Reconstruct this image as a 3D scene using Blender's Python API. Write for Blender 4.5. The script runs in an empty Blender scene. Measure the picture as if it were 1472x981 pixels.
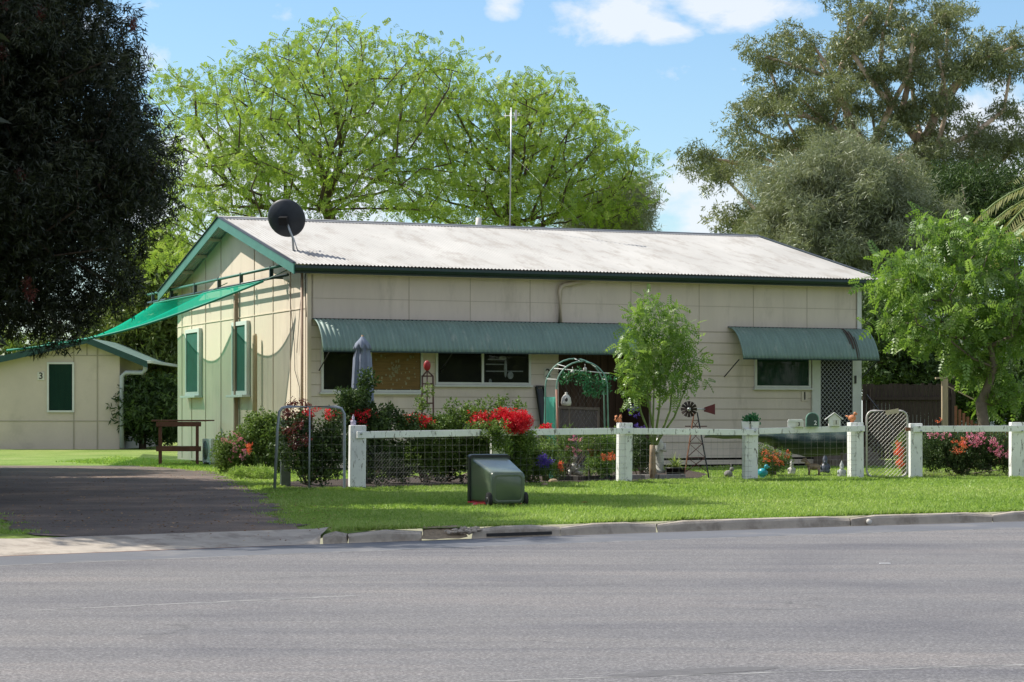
import bpy, math, random
import numpy as np
from mathutils import Vector, Matrix
random.seed(7)
S = bpy.context.scene
COL = S.collection
F, CX, HY, H = 3200.0, 736.0, 598.0, 1.25      # focal (px), centre column, horizon row, eye height

# ---------------------------------------------------------------- placing
def at(px, py, Y):
    return Vector(((px-CX)/F*Y, Y, H+(HY-py)/F*Y))
def G(px, py):
    Y = F*H/(py-HY)
    return Vector(((px-CX)/F*Y, Y, 0))
def at_g(px, Yd): return Vector(((px-CX)/F*Yd,Yd,0))
TH = math.atan2(.382, .924)
U = Vector((math.cos(TH), math.sin(TH), 0)); V = Vector((-math.sin(TH), math.cos(TH), 0))
HO = Vector((-4.63, 50.6, 0))
def FW(px, py, yo=0.0):                          # point on a plane parallel to the house front -> (x, z)
    d = Vector(((px-CX)/F, 1, (HY-py)/F)); lam = (yo+HO.dot(V))/d.dot(V)
    P = d*lam; return (P-HO).dot(U), P.z+H
def GW(px, py, xo=0.0):                          # same on the gable side -> (y, z)
    d = Vector(((px-CX)/F, 1, (HY-py)/F)); lam = (xo+HO.dot(U))/d.dot(U)
    P = d*lam; return (P-HO).dot(V), P.z+H

# ---------------------------------------------------------------- tagging
def tag(o, label=None, cat=None, group=None, kind=None):
    if label: o['label'] = label
    if cat: o['category'] = cat
    if group: o['group'] = group
    if kind: o['kind'] = kind
    return o
def thing(name, label, cat, loc=(0,0,0), rz=0.0, group=None, rot=None):
    o = bpy.data.objects.new(name, None); COL.objects.link(o)
    o.location = loc; o.rotation_euler = rot if rot else (0,0,rz)
    o.empty_display_size = .2
    return tag(o, label, cat, group)
def dup(root, loc, rz, label):
    r = root.copy(); COL.objects.link(r); r.location = loc; r.rotation_euler = (0,0,rz); r['label'] = label
    for ch in list(root.children):
        c = ch.copy(); COL.objects.link(c); c.parent = r
        for g in list(ch.children):
            d = g.copy(); COL.objects.link(d); d.parent = c
    return r

# ---------------------------------------------------------------- mesh builder
class MB:
    def __init__(s): s.v = []; s.f = []; s.sm = []
    def add(s, vs, fs, smooth=False):
        b = len(s.v); s.v.extend([tuple(p) for p in vs])
        s.f.extend([tuple(i+b for i in f) for f in fs]); s.sm.extend([smooth]*len(fs)); return s
    def box(s, x0, x1, y0, y1, z0, z1, M=None):
        vs = [Vector((x,y,z)) for z in (z0,z1) for y in (y0,y1) for x in (x0,x1)]
        if M is not None: vs = [M@p for p in vs]
        return s.add(vs, [(0,2,3,1),(4,5,7,6),(0,1,5,4),(2,6,7,3),(0,4,6,2),(1,3,7,5)])
    def bar(s, a, b, w, h=None, up=(0,0,1)):
        a = Vector(a); b = Vector(b); h = h or w; d = (b-a).normalized(); up = Vector(up)
        if abs(d.dot(up)) > .99: up = Vector((0,1,0))
        sx = d.cross(up).normalized(); sz = sx.cross(d)
        vs = [p+sx*i*w/2+sz*j*h/2 for p in (a,b) for i,j in ((-1,-1),(1,-1),(1,1),(-1,1))]
        return s.add(vs, [(3,2,1,0),(4,5,6,7),(0,1,5,4),(1,2,6,5),(2,3,7,6),(3,0,4,7)])
    def tube(s, path, r, n=8, cap=True):
        path = [Vector(p) for p in path]; rs = r if isinstance(r,(list,tuple)) else [r]*len(path)
        vs = []; fs = []; ref = None
        for i,p in enumerate(path):
            d = (path[min(i+1,len(path)-1)]-path[max(i-1,0)]).normalized()
            if ref is None:
                ref = Vector((0,0,1)) if abs(d.z) < .9 else Vector((1,0,0))
            sx = d.cross(ref)
            if sx.length < 1e-4: sx = d.orthogonal()
            sx.normalize(); sy = sx.cross(d).normalized(); ref = -sy if False else ref
            for k in range(n):
                a = 2*math.pi*k/n; vs.append(p+(sx*math.cos(a)+sy*math.sin(a))*rs[i])
        for i in range(len(path)-1):
            for k in range(n):
                k2 = (k+1)%n; fs.append((i*n+k, i*n+k2, (i+1)*n+k2, (i+1)*n+k))
        if cap: fs.append(tuple(range(n-1,-1,-1))); fs.append(tuple((len(path)-1)*n+k for k in range(n)))
        return s.add(vs, fs, True)
    def lathe(s, prof, n=20, c=(0,0,0), M=None, a0=0, a1=2*math.pi):
        full = abs(a1-a0-2*math.pi) < 1e-6; m = n if full else n+1
        vs = []; fs = []
        for (r,z) in prof:
            for k in range(m):
                a = a0+(a1-a0)*k/n; p = Vector((c[0]+r*math.cos(a), c[1]+r*math.sin(a), c[2]+z))
                vs.append(M@p if M is not None else p)
        for i in range(len(prof)-1):
            for k in range(n):
                k2 = (k+1)%m; fs.append((i*m+k, i*m+k2, (i+1)*m+k2, (i+1)*m+k))
        return s.add(vs, fs, True)
    def ell(s, c, r, n=12, M=None, jit=0):
        if not hasattr(r,'__len__'): r = (r,r,r)
        vs = []; fs = []; m = n//2
        for i in range(m+1):
            t = math.pi*i/m
            for k in range(n):
                a = 2*math.pi*k/n; j = 1+random.uniform(-jit,jit)
                p = Vector((c[0]+r[0]*math.sin(t)*math.cos(a)*j, c[1]+r[1]*math.sin(t)*math.sin(a)*j, c[2]+r[2]*math.cos(t)*j))
                vs.append(M@p if M is not None else p)
        for i in range(m):
            for k in range(n):
                k2 = (k+1)%n; fs.append((i*n+k, (i+1)*n+k, (i+1)*n+k2, i*n+k2))
        return s.add(vs, fs, True)
    def prism(s, poly, a, b, axis='y'):           # polygon in 2D extruded along an axis
        n = len(poly); vs = []
        for t in (a,b):
            for p,q in poly:
                vs.append({'y':(p,t,q),'x':(t,p,q),'z':(p,q,t)}[axis])
        fs = [tuple(range(n)), tuple(range(2*n-1,n-1,-1))]+[(i,i+n,(i+1)%n+n,(i+1)%n) for i in range(n)]
        return s.add(vs, fs)
    def build(s, name, mat, parent=None, bevel=0, fix=True):
        me = bpy.data.meshes.new(name); me.from_pydata(s.v, [], s.f)
        me.polygons.foreach_set('use_smooth', s.sm); me.materials.append(mat); me.update()
        if fix:
            import bmesh
            bm = bmesh.new(); bm.from_mesh(me)
            bmesh.ops.remove_doubles(bm, verts=bm.verts, dist=1e-5)
            bmesh.ops.recalc_face_normals(bm, faces=bm.faces); bm.to_mesh(me); bm.free()
        o = bpy.data.objects.new(name, me); COL.objects.link(o); o.parent = parent
        if bevel:
            m = o.modifiers.new('bevel','BEVEL'); m.width = bevel; m.segments = 2; m.limit_method = 'ANGLE'
        return o
def quads_obj(name, verts, mat, parent=None, tint=None, k=4):       # verts: (N,k,3)
    N = len(verts); me = bpy.data.meshes.new(name)
    me.vertices.add(N*k); me.vertices.foreach_set('co', np.asarray(verts, dtype=np.float32).ravel())
    me.loops.add(N*k); me.loops.foreach_set('vertex_index', np.arange(N*k, dtype=np.int32))
    me.polygons.add(N); me.polygons.foreach_set('loop_start', np.arange(0,N*k,k, dtype=np.int32))
    me.polygons.foreach_set('loop_total', np.full(N,k,dtype=np.int32))
    me.materials.append(mat)
    if tint is not None:
        a = me.attributes.new('tint','FLOAT','POINT'); a.data.foreach_set('value', np.repeat(tint,k).astype(np.float32))
    me.update(calc_edges=True)
    o = bpy.data.objects.new(name, me); COL.objects.link(o); o.parent = parent
    return o
def text_obj(name, txt, mat, parent, size, M, ext=.004):
    cu = bpy.data.curves.new(name,'FONT'); cu.body = txt; cu.size = size; cu.extrude = ext
    cu.align_x = 'CENTER'; cu.align_y = 'CENTER'; cu.offset = size*.012
    t = bpy.data.objects.new('tmp', cu); COL.objects.link(t)
    bpy.context.view_layer.update()
    me = bpy.data.meshes.new_from_object(t.evaluated_get(bpy.context.evaluated_depsgraph_get()))
    bpy.data.objects.remove(t); me.transform(M); me.materials.clear(); me.materials.append(mat)
    o = bpy.data.objects.new(name, me); COL.objects.link(o); o.parent = parent; return o
def TM(x, y, z, rz=0):                            # upright text facing -Y (local)
    return Matrix.Translation((x,y,z))@Matrix.Rotation(rz,4,'Z')@Matrix.Rotation(math.pi/2,4,'X')

# ---------------------------------------------------------------- materials
MATS = {}
class NT:
    def __init__(s, nt): s.nt = nt; s.n = nt.nodes; s.l = nt.links
    def node(s, t, **kw):
        n = s.n.new(t)
        for k,v in kw.items():
            if k in n.inputs.keys() if isinstance(k,str) else False: n.inputs[k].default_value = v
            else: setattr(n,k,v)
        return n
    def link(s, a, b): s.l.new(a,b)
    def noise(s, vec, scale, detail=6, rough=.6, dist=0):
        n = s.n.new('ShaderNodeTexNoise'); n.inputs['Scale'].default_value = scale
        n.inputs['Detail'].default_value = detail; n.inputs['Roughness'].default_value = rough; n.inputs['Distortion'].default_value = dist
        if vec is not None: s.l.new(vec, n.inputs['Vector'])
        return n.outputs['Fac']
    def ramp(s, fac, stops):
        r = s.n.new('ShaderNodeValToRGB'); s.l.new(fac, r.inputs[0]); e = r.color_ramp.elements
        while len(e) < len(stops): e.new(.5)
        for i,(p,c) in enumerate(stops):
            e[i].position = p; e[i].color = (c if hasattr(c,'__len__') else (c,c,c))[:3]+(1,) if hasattr(c,'__len__') else (c,c,c,1)
        return r.outputs[0]
    def mix(s, fac, a, b, mode='MIX'):
        m = s.n.new('ShaderNodeMix'); m.data_type = 'RGBA'; m.blend_type = mode
        for v,i in ((fac,0),(a,6),(b,7)):
            if hasattr(v,'is_linked') or isinstance(v, bpy.types.NodeSocket): s.l.new(v, m.inputs[i])
            else: m.inputs[i].default_value = v if i==0 else (tuple(v)+(1,))[:4]
        return m.outputs[2]
    def math(s, op, a, b=None, c=None, clamp=False):
        m = s.n.new('ShaderNodeMath'); m.operation = op; m.use_clamp = clamp
        for i,v in enumerate((a,b,c)):
            if v is None: continue
            if isinstance(v, bpy.types.NodeSocket): s.l.new(v, m.inputs[i])
            else: m.inputs[i].default_value = v
        return m.outputs[0]
def newmat(name):
    m = bpy.data.materials.new(name); m.use_nodes = True; m.node_tree.nodes.clear(); t = NT(m.node_tree)
    out = t.n.new('ShaderNodeOutputMaterial'); MATS[name] = m; return m, t, out
def pm(name, col, rough=.7, var=.15, scale=6, bump=0, bscale=60, metal=0, dirt=None, stretch=None, spec=.4, coat=0):
    m, t, out = newmat(name); p = t.n.new('ShaderNodeBsdfPrincipled'); t.link(p.outputs[0], out.inputs[0])
    tc = t.n.new('ShaderNodeTexCoord'); vec = tc.outputs['Object']
    if stretch:
        mp = t.n.new('ShaderNodeMapping'); mp.inputs['Scale'].default_value = stretch; t.link(vec, mp.inputs[0]); vec = mp.outputs[0]
    n = t.noise(vec, scale); lo = tuple(c*(1-var) for c in col); hi = tuple(min(1,c*(1+var)) for c in col)
    c = t.ramp(n, [(.3,lo),(.7,hi)])
    n2 = t.noise(vec, scale*9, 3); c = t.mix(t.math('MULTIPLY',n2,.25), c, tuple(x*.7 for x in col))
    if dirt:
        dc, ds, da, dt = dirt; d = t.noise(vec, ds, 8, .7); d = t.ramp(d, [(dt,0.0),(min(1,dt+.12),1.0)])
        c = t.mix(t.math('MULTIPLY', d, da), c, dc)
    t.link(c, p.inputs['Base Color']); p.inputs['Roughness'].default_value = rough; p.inputs['Metallic'].default_value = metal
    p.inputs['Specular IOR Level'].default_value = spec; p.inputs['Coat Weight'].default_value = coat
    if bump:
        b = t.n.new('ShaderNodeBump'); b.inputs['Strength'].default_value = bump; b.inputs['Distance'].default_value = .02
        t.link(t.noise(tc.outputs['Object'], bscale, 8, .7), b.inputs['Height']); t.link(b.outputs[0], p.inputs['Normal'])
    return m
def leafmat(name, c0, c1, c2, trans=.35, gloss=.08, rough=.45, gain=1):
    m, t, out = newmat(name)
    a = t.n.new('ShaderNodeAttribute'); a.attribute_name = 'tint'
    c = t.ramp(a.outputs['Fac'], [(0.0,tuple(c0)),(.5,tuple(c1)),(1.0,tuple(c2))])
    d = t.n.new('ShaderNodeBsdfDiffuse'); t.link(c, d.inputs[0])
    tr = t.n.new('ShaderNodeBsdfTranslucent'); t.link(t.mix(.5, c, (min(1,c1[0]*1.5),min(1,c1[1]*1.5),c1[2]*.6)), tr.inputs[0])
    ms = t.n.new('ShaderNodeMixShader'); ms.inputs[0].default_value = trans; t.link(d.outputs[0], ms.inputs[1]); t.link(tr.outputs[0], ms.inputs[2])
    g = t.n.new('ShaderNodeBsdfGlossy'); g.inputs['Roughness'].default_value = rough; g.inputs[0].default_value = (.8,.85,.8,1)
    m2 = t.n.new('ShaderNodeMixShader'); m2.inputs[0].default_value = gloss; t.link(ms.outputs[0], m2.inputs[1]); t.link(g.outputs[0], m2.inputs[2])
    t.link(m2.outputs[0], out.inputs[0]); return m

M_wall_gable = pm('cream_fibro', (.66,.57,.45), .75, .06, 1.2, .05, 40, dirt=((.38,.32,.25),1.3,.35,.54), stretch=(1.5,1.5,.35))
M_wall_front = pm('cream_boards', (.66,.57,.50), .75, .07, 1.1, .05, 40, dirt=((.33,.28,.23),1.2,.35,.54), stretch=(1.4,1.4,.35))
M_joint = pm('joint_shadow_line', (.42,.355,.29), .8, .1)
M_roof = pm('painted_corrugated_iron', (.375,.368,.352), .65, .16, .7, 0, 30, dirt=((.24,.22,.195),2.2,.6,.50), stretch=(1,.22,1))
M_green = pm('dark_green_trim', (.045,.17,.125), .45, .15, 3, dirt=((.10,.16,.13),5,.4,.6))
M_dkgreen = pm('deep_green_gutter', (.012,.035,.03), .4, .15, 3)
M_awn = pm('weathered_green_awning', (.175,.265,.235), .5, .13, 1.6, dirt=((.33,.38,.34),2.2,.55,.57), stretch=(3,1,1))
M_white = pm('white_frame_paint', (.62,.63,.60), .45, .06, 4, dirt=((.35,.33,.28),6,.35,.62))
M_tan = pm('tan_pipe', (.55,.46,.36), .5, .08, 4)
M_galv = pm('galvanised_steel', (.42,.44,.45), .38, .15, 9, metal=.7)
M_wire = pm('dull_wire', (.17,.17,.165), .6, .2)
M_rust = pm('rusty_steel', (.20,.085,.045), .8, .3, 14, .2, 90)
M_dark = pm('black_paint', (.02,.02,.022), .4, .2, 6)
M_dish = pm('dark_dish_paint', (.028,.034,.045), .5, .2, 6)
M_timber = pm('raw_timber', (.30,.20,.12), .8, .25, 3, .3, 60, stretch=(6,6,.6))
M_gtimber = pm('grey_weathered_timber', (.16,.13,.11), .85, .3, 4, .3, 60, stretch=(6,6,.6))
M_pole = pm('pale_timber_pole', (.42,.34,.22), .8, .2, 4, .2, 60, stretch=(6,6,.6))
M_redtimber = pm('red_brown_timber', (.16,.052,.042), .6, .3, 5, .15, 50, dirt=((.22,.14,.12),5,.5,.6))
M_brnboard = pm('brown_porch_boards', (.10,.06,.04), .8, .3, 3, .2, 50, stretch=(6,6,.5))
M_paling = pm('dark_paling', (.055,.040,.034), .9, .35, 3, .3, 60, stretch=(6,6,.6))
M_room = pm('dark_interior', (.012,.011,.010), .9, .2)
M_curtain = pm('dark_green_blind', (.010,.050,.036), .8, .2, 3, stretch=(9,9,.4))
M_teal = pm('green_shade_blind', (.012,.10,.075), .7, .15, 3)
M_bamboo = pm('bamboo_blind', (.34,.19,.07), .7, .3, 5, .3, 40, stretch=(.6,1,14), dirt=((.12,.07,.03),3,.6,.55))
M_conc = pm('concrete', (.42,.37,.31), .85, .15, 5, .3, 60, dirt=((.18,.15,.12),2.2,.6,.5))
M_terra = pm('terracotta', (.42,.14,.06), .8, .15, 8)
M_blackpot = pm('black_plastic_pot', (.018,.018,.018), .45, .2)
M_stone = pm('white_cast_stone', (.55,.54,.50), .8, .15, 12, .2, 60)
M_stonegrey = pm('grey_cast_stone', (.22,.21,.20), .85, .25, 12, .2, 60)
M_orange = pm('orange_clay_figurine', (.50,.19,.08), .6, .2, 20)
M_blueumb = pm('faded_blue_canvas', (.20,.235,.31), .85, .12, 6, .1, 60)
M_bin = pm('green_bin_plastic', (.088,.125,.080), .30, .12, 3, .05, 90, spec=.6, coat=.25, dirt=((.15,.17,.13),5,.45,.56))
M_bindark = pm('dark_bin_rim', (.018,.024,.02), .4, .1, 3)
M_red = pm('red_plastic', (.55,.02,.02), .5, .1)
M_rubber = pm('black_rubber', (.02,.02,.02), .8, .1)
M_lbgreen = pm('letterbox_green', (.16,.30,.24), .45, .1)
M_lbwhite = pm('letterbox_white', (.74,.74,.72), .45, .05)
M_lbdark = pm('letterbox_face', (.045,.075,.065), .5, .1)
M_num = pm('number_black', (.02,.02,.02), .6, 0)
M_numw = pm('number_white', (.8,.8,.8), .6, 0)
M_plate = pm('number_plate_pale', (.62,.60,.54), .6, .05)
M_bark_dark = pm('dark_bark', (.085,.062,.045), .9, .3, 6, .5, 30)
M_bark_gum = pm('gum_bark', (.62,.47,.36), .8, .3, 2.5, .3, 12, dirt=((.20,.12,.08),1.5,.7,.5), stretch=(2,2,.5))
M_bark_grey = pm('grey_bark', (.17,.14,.11), .9, .3, 5, .4, 30)
M_bark_green = pm('green_stem', (.16,.22,.07), .7, .25, 8)
M_bark_pale = pm('pale_trunk', (.27,.20,.13), .8, .25, 8)
M_soil = pm('garden_soil', (.050,.034,.024), .95, .4, 8, .6, 40)
M_fencew = None

# weathered white fence paint with cracks
def fencepaint():
    m, t, out = newmat('peeling_white_paint'); p = t.n.new('ShaderNodeBsdfPrincipled'); t.link(p.outputs[0], out.inputs[0])
    tc = t.n.new('ShaderNodeTexCoord'); mp = t.n.new('ShaderNodeMapping'); mp.inputs['Scale'].default_value = (4,4,1.3); t.link(tc.outputs['Object'], mp.inputs[0])
    n = t.noise(mp.outputs[0], 3.5, 9, .72, .6); crack = t.ramp(n, [(.385,1.0),(.43,0.0)])
    n2 = t.noise(tc.outputs['Object'], 2.2, 5); base = t.ramp(n2, [(.3,(.62,.64,.63)),(.7,(.80,.81,.79))])
    c = t.mix(t.math('MULTIPLY',crack,.85), base, (.13,.12,.10))
    t.link(c, p.inputs['Base Color']); p.inputs['Roughness'].default_value = .6
    b = t.n.new('ShaderNodeBump'); b.inputs['Strength'].default_value = .3; b.inputs['Distance'].default_value = .01; t.link(n, b.inputs['Height']); t.link(b.outputs[0], p.inputs['Normal'])
    return m
M_fencew = fencepaint()
def glassmat():
    m, t, out = newmat('window_glass'); tr = t.n.new('ShaderNodeBsdfTransparent'); tr.inputs[0].default_value = (.8,.84,.82,1)
    g = t.n.new('ShaderNodeBsdfGlossy'); g.inputs['Roughness'].default_value = .02; fr = t.n.new('ShaderNodeFresnel'); fr.inputs[0].default_value = 1.5
    ms = t.n.new('ShaderNodeMixShader'); t.link(t.math('MULTIPLY',fr.outputs[0],.45,clamp=True), ms.inputs[0]); t.link(tr.outputs[0], ms.inputs[1]); t.link(g.outputs[0], ms.inputs[2])
    t.link(ms.outputs[0], out.inputs[0]); return m
M_glass = glassmat()
def clothmat(name, col, open_, trans=.5):
    m, t, out = newmat(name); d = t.n.new('ShaderNodeBsdfDiffuse'); d.inputs[0].default_value = col+(1,)
    tl = t.n.new('ShaderNodeBsdfTranslucent'); tl.inputs[0].default_value = tuple(min(1,c*1.4) for c in col)+(1,)
    a = t.n.new('ShaderNodeMixShader'); a.inputs[0].default_value = trans; t.link(d.outputs[0], a.inputs[1]); t.link(tl.outputs[0], a.inputs[2])
    tr = t.n.new('ShaderNodeBsdfTransparent'); b = t.n.new('ShaderNodeMixShader')
    tc = t.n.new('ShaderNodeTexCoord'); n = t.noise(tc.outputs['Object'], 1.5, 3)
    t.link(t.math('MULTIPLY_ADD', n, .2, open_-.1, clamp=True), b.inputs[0]); t.link(a.outputs[0], b.inputs[1]); t.link(tr.outputs[0], b.inputs[2]); t.link(b.outputs[0], out.inputs[0]); return m
M_sail = clothmat('green_shade_cloth', (.012,.42,.28), .25)
M_netgreen = clothmat('green_net', (.10,.34,.27), .35)
M_tarp = pm('dark_green_tarp', (.014,.035,.030), .6, .3, 3, .3, 20)

def asphalt():
    m, t, out = newmat('asphalt'); p = t.n.new('ShaderNodeBsdfPrincipled'); t.link(p.outputs[0], out.inputs[0])
    tc = t.n.new('ShaderNodeTexCoord'); o = tc.outputs['Object']
    mp = t.n.new('ShaderNodeMapping'); mp.inputs['Rotation'].default_value = (0,0,-.52); mp.inputs['Scale'].default_value = (.10,.9,1); t.link(o, mp.inputs[0])
    agg = t.noise(o, 48, 5, .85); agg2 = t.noise(o, 9, 5, .8)
    c = t.ramp(agg, [(.34,(.050,.049,.050)),(.5,(.145,.141,.144)),(.66,(.36,.35,.35))])
    c = t.mix(t.math('MULTIPLY', agg2, .35), c, (.13,.127,.13))
    long_ = t.noise(mp.outputs[0], 1.3, 7, .65, .4)
    c = t.mix(1.0, c, t.ramp(long_, [(.35,(.78,.78,.82)),(.5,(1,1,1)),(.66,(1.20,1.15,1.11))]), 'MULTIPLY')
    pat = t.noise(o, .22, 6, .6, .6); c = t.mix(1.0, c, t.ramp(pat, [(.40,(.88,.88,.90)),(.47,(1,1,1)),(.62,(1.06,1.05,1.03))]), 'MULTIPLY')
    mp2 = t.n.new('ShaderNodeMapping'); mp2.inputs['Rotation'].default_value = (0,0,-.6); mp2.inputs['Scale'].default_value = (.16,.5,1); t.link(o, mp2.inputs[0])
    vo = t.n.new('ShaderNodeTexVoronoi'); vo.feature = 'DISTANCE_TO_EDGE'; vo.inputs['Scale'].default_value = .9
    wv = t.mix(.12, mp2.outputs[0], None or (0,0,0)); 
    nz = t.n.new('ShaderNodeTexNoise'); nz.inputs['Scale'].default_value = 1.2; nz.inputs['Detail'].default_value = 6; t.link(o, nz.inputs['Vector'])
    va = t.n.new('ShaderNodeVectorMath'); va.operation = 'MULTIPLY_ADD'; va.inputs[1].default_value = (.35,.35,0); t.link(nz.outputs['Color'], va.inputs[0]); t.link(mp2.outputs[0], va.inputs[2])
    t.link(va.outputs[0], vo.inputs['Vector'])
    cr = t.ramp(vo.outputs['Distance'], [(.0,1.0),(.006,0.0)]); msk = t.ramp(t.noise(o, .35, 4), [(.5,0.0),(.6,1.0)])
    c = t.mix(t.math('MULTIPLY', t.math('MULTIPLY', cr, msk), .55), c, (.06,.06,.06))
    t.link(c, p.inputs['Base Color']); p.inputs['Roughness'].default_value = .78; p.inputs['Specular IOR Level'].default_value = .35
    b = t.n.new('ShaderNodeBump'); b.inputs['Strength'].default_value = .5; b.inputs['Distance'].default_value = .008; t.link(agg, b.inputs['Height']); t.link(b.outputs[0], p.inputs['Normal'])
    return m
M_asph = asphalt()
M_gutter = pm('smooth_gutter_seal', (.125,.130,.145), .7, .10, 1.2, .25, 80, dirt=((.22,.21,.20),.8,.5,.52))
M_paint = pm('worn_line_paint', (.30,.295,.285), .7, .2, 5, .2, 80, dirt=((.15,.15,.15),6,.9,.47))
M_patch = pm('dark_asphalt_patch', (.125,.122,.125), .8, .2, 30, .4, 80)
def groundmat():
    m, t, out = newmat('lawn_ground'); p = t.n.new('ShaderNodeBsdfPrincipled'); t.link(p.outputs[0], out.inputs[0])
    o = t.n.new('ShaderNodeTexCoord').outputs['Object']
    big = t.noise(o, .45, 6, .6); fine = t.noise(o, 14, 6, .75)
    c = t.ramp(big, [(.32,(.15,.22,.05)),(.5,(.22,.30,.075)),(.68,(.30,.34,.12))])
    c = t.mix(1.0, c, t.ramp(fine, [(.35,(.55,.55,.5)),(.5,(1,1,1)),(.66,(1.25,1.25,1.1))]), 'MULTIPLY')
    dr = t.ramp(t.noise(o, 1.1, 7, .7), [(.60,0.0),(.70,1.0)]); c = t.mix(t.math('MULTIPLY',dr,.35), c, (.17,.15,.07))
    t.link(c, p.inputs['Base Color']); p.inputs['Roughness'].default_value = .9; p.inputs['Specular IOR Level'].default_value = .1
    b = t.n.new('ShaderNodeBump'); b.inputs['Strength'].default_value = .8; b.inputs['Distance'].default_value = .05; t.link(fine, b.inputs['Height']); t.link(b.outputs[0], p.inputs['Normal'])
    return m
M_ground = groundmat()
def drivemat():
    m, t, out = newmat('driveway_dirt'); p = t.n.new('ShaderNodeBsdfPrincipled'); t.link(p.outputs[0], out.inputs[0])
    o = t.n.new('ShaderNodeTexCoord').outputs['Object']
    c = t.ramp(t.noise(o, .5, 7, .65), [(.35,(.085,.066,.055)),(.5,(.13,.100,.082)),(.65,(.23,.165,.12))])
    c = t.mix(1.0, c, t.ramp(t.noise(o, 40, 6, .8), [(.3,(.6,.6,.6)),(.5,(1,1,1)),(.7,(1.5,1.45,1.4))]), 'MULTIPLY')
    lit = t.ramp(t.noise(o, 5, 8, .8), [(.62,0.0),(.68,1.0)]); c = t.mix(t.math('MULTIPLY',lit,.6), c, (.24,.14,.08))
    t.link(c, p.inputs['Base Color']); p.inputs['Roughness'].default_value = .9
    b = t.n.new('ShaderNodeBump'); b.inputs['Strength'].default_value = .7; b.inputs['Distance'].default_value = .03; t.link(t.noise(o,25,8,.8), b.inputs['Height']); t.link(b.outputs[0], p.inputs['Normal'])
    return m
M_drive = drivemat()

# leaves
L_spring = leafmat('spring_green_leaf', (.11,.19,.03), (.26,.375,.06), (.45,.50,.15), .46, .03)
L_cedar = leafmat('cedar_leaf', (.07,.15,.025), (.17,.29,.05), (.34,.43,.13), .48, .05)
L_gum = leafmat('gum_leaf', (.09,.12,.05), (.18,.21,.095), (.30,.30,.15), .32, .06, .45)
L_oak = leafmat('grey_green_needle', (.13,.16,.09), (.22,.25,.15), (.33,.35,.23), .32, .05)
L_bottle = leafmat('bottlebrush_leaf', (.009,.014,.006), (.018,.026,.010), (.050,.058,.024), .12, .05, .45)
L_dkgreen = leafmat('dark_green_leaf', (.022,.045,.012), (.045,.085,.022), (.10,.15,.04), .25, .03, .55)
L_midgreen = leafmat('mid_green_leaf', (.05,.10,.02), (.11,.18,.04), (.22,.30,.07), .35, .03, .55)
L_bg = leafmat('background_leaf', (.05,.085,.022), (.12,.17,.035), (.26,.31,.07), .35, .04)
L_bract = leafmat('red_bract', (.32,.005,.012), (.68,.015,.04), (.85,.10,.13), .3, .02)
L_dkred = leafmat('dark_red_leaf', (.06,.012,.012), (.12,.02,.02), (.22,.05,.04), .3, .05)
L_pink = leafmat('pink_petal', (.55,.10,.22), (.70,.22,.38), (.75,.40,.50), .3, .02)
L_orangep = leafmat('orange_red_petal', (.65,.06,.03), (.75,.16,.08), (.80,.30,.15), .3, .02)
L_purple = leafmat('violet_petal', (.06,.04,.30), (.11,.07,.42), (.22,.14,.50), .3, .02)
L_stripe = leafmat('striped_strap_leaf', (.20,.30,.06), (.34,.44,.12), (.55,.60,.28), .35, .06)
L_palm = leafmat('palm_leaflet', (.16,.18,.06), (.25,.26,.10), (.38,.36,.17), .35, .06)
L_grass = leafmat('grass_blade', (.13,.23,.045), (.26,.39,.085), (.44,.51,.19), .42, .02)
L_fern = leafmat('plastic_vine_leaf', (.02,.12,.045), (.04,.20,.08), (.09,.28,.13), .3, .05)

# ---------------------------------------------------------------- foliage machinery
def rotmats(rng, n, up=None, spread=1.0):
    """random frames: x axis = spray direction"""
    d = rng.normal(size=(n,3))
    if up is not None: d = d*spread+np.asarray(up)
    d /= np.linalg.norm(d,axis=1,keepdims=True)
    r = rng.normal(size=(n,3)); y = np.cross(d,r); y /= np.linalg.norm(y,axis=1,keepdims=True); z = np.cross(d,y)
    return np.stack([d,y,z],axis=2)
def leafq(base, dirv, nrm, L, W):
    d = np.array(dirv,float); d /= np.linalg.norm(d); n = np.array(nrm,float); s = np.cross(d,n); s /= (np.linalg.norm(s)+1e-9)
    b = np.array(base,float); return [b, b+d*L*.45+s*W/2, b+d*L, b+d*L*.45-s*W/2]
def tmpl_pinnate(n=5, L=.36, W=.15):
    q = []
    for i in range(n):
        t = .25+.72*i/(n-1); zz = -.35*t*t
        for sgn in (-1,1): q.append(leafq((t,0,zz), (.55,sgn*.8,-.15), (.1*sgn,0,1), L*(1-.35*t), W))
    q.append(leafq((.97,0,-.34),(1,0,-.4),(0,0,1),L*.7,W)); return np.array(q)
def tmpl_cluster(n=9, L=.8, W=.2, droop=.0, seed=1):
    r = np.random.default_rng(seed); q = []
    for i in range(n):
        d = r.normal(size=3); d[0] = abs(d[0])+.3; d[2] -= droop; q.append(leafq(r.normal(size=3)*.22, d, r.normal(size=3), L*r.uniform(.7,1.2), W))
    return np.array(q)
T_pin = tmpl_pinnate(); T_clu = tmpl_cluster(); T_needle = tmpl_cluster(10,1.0,.035,.5,3); T_narrow = tmpl_cluster(12,.7,.10,.0,5); T_gum = tmpl_cluster(10,.75,.15,1.2,4)
T_droop = tmpl_cluster(14,.8,.085,.8,9)
T_six = tmpl_cluster(6,.75,.38,.0,8)
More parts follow.
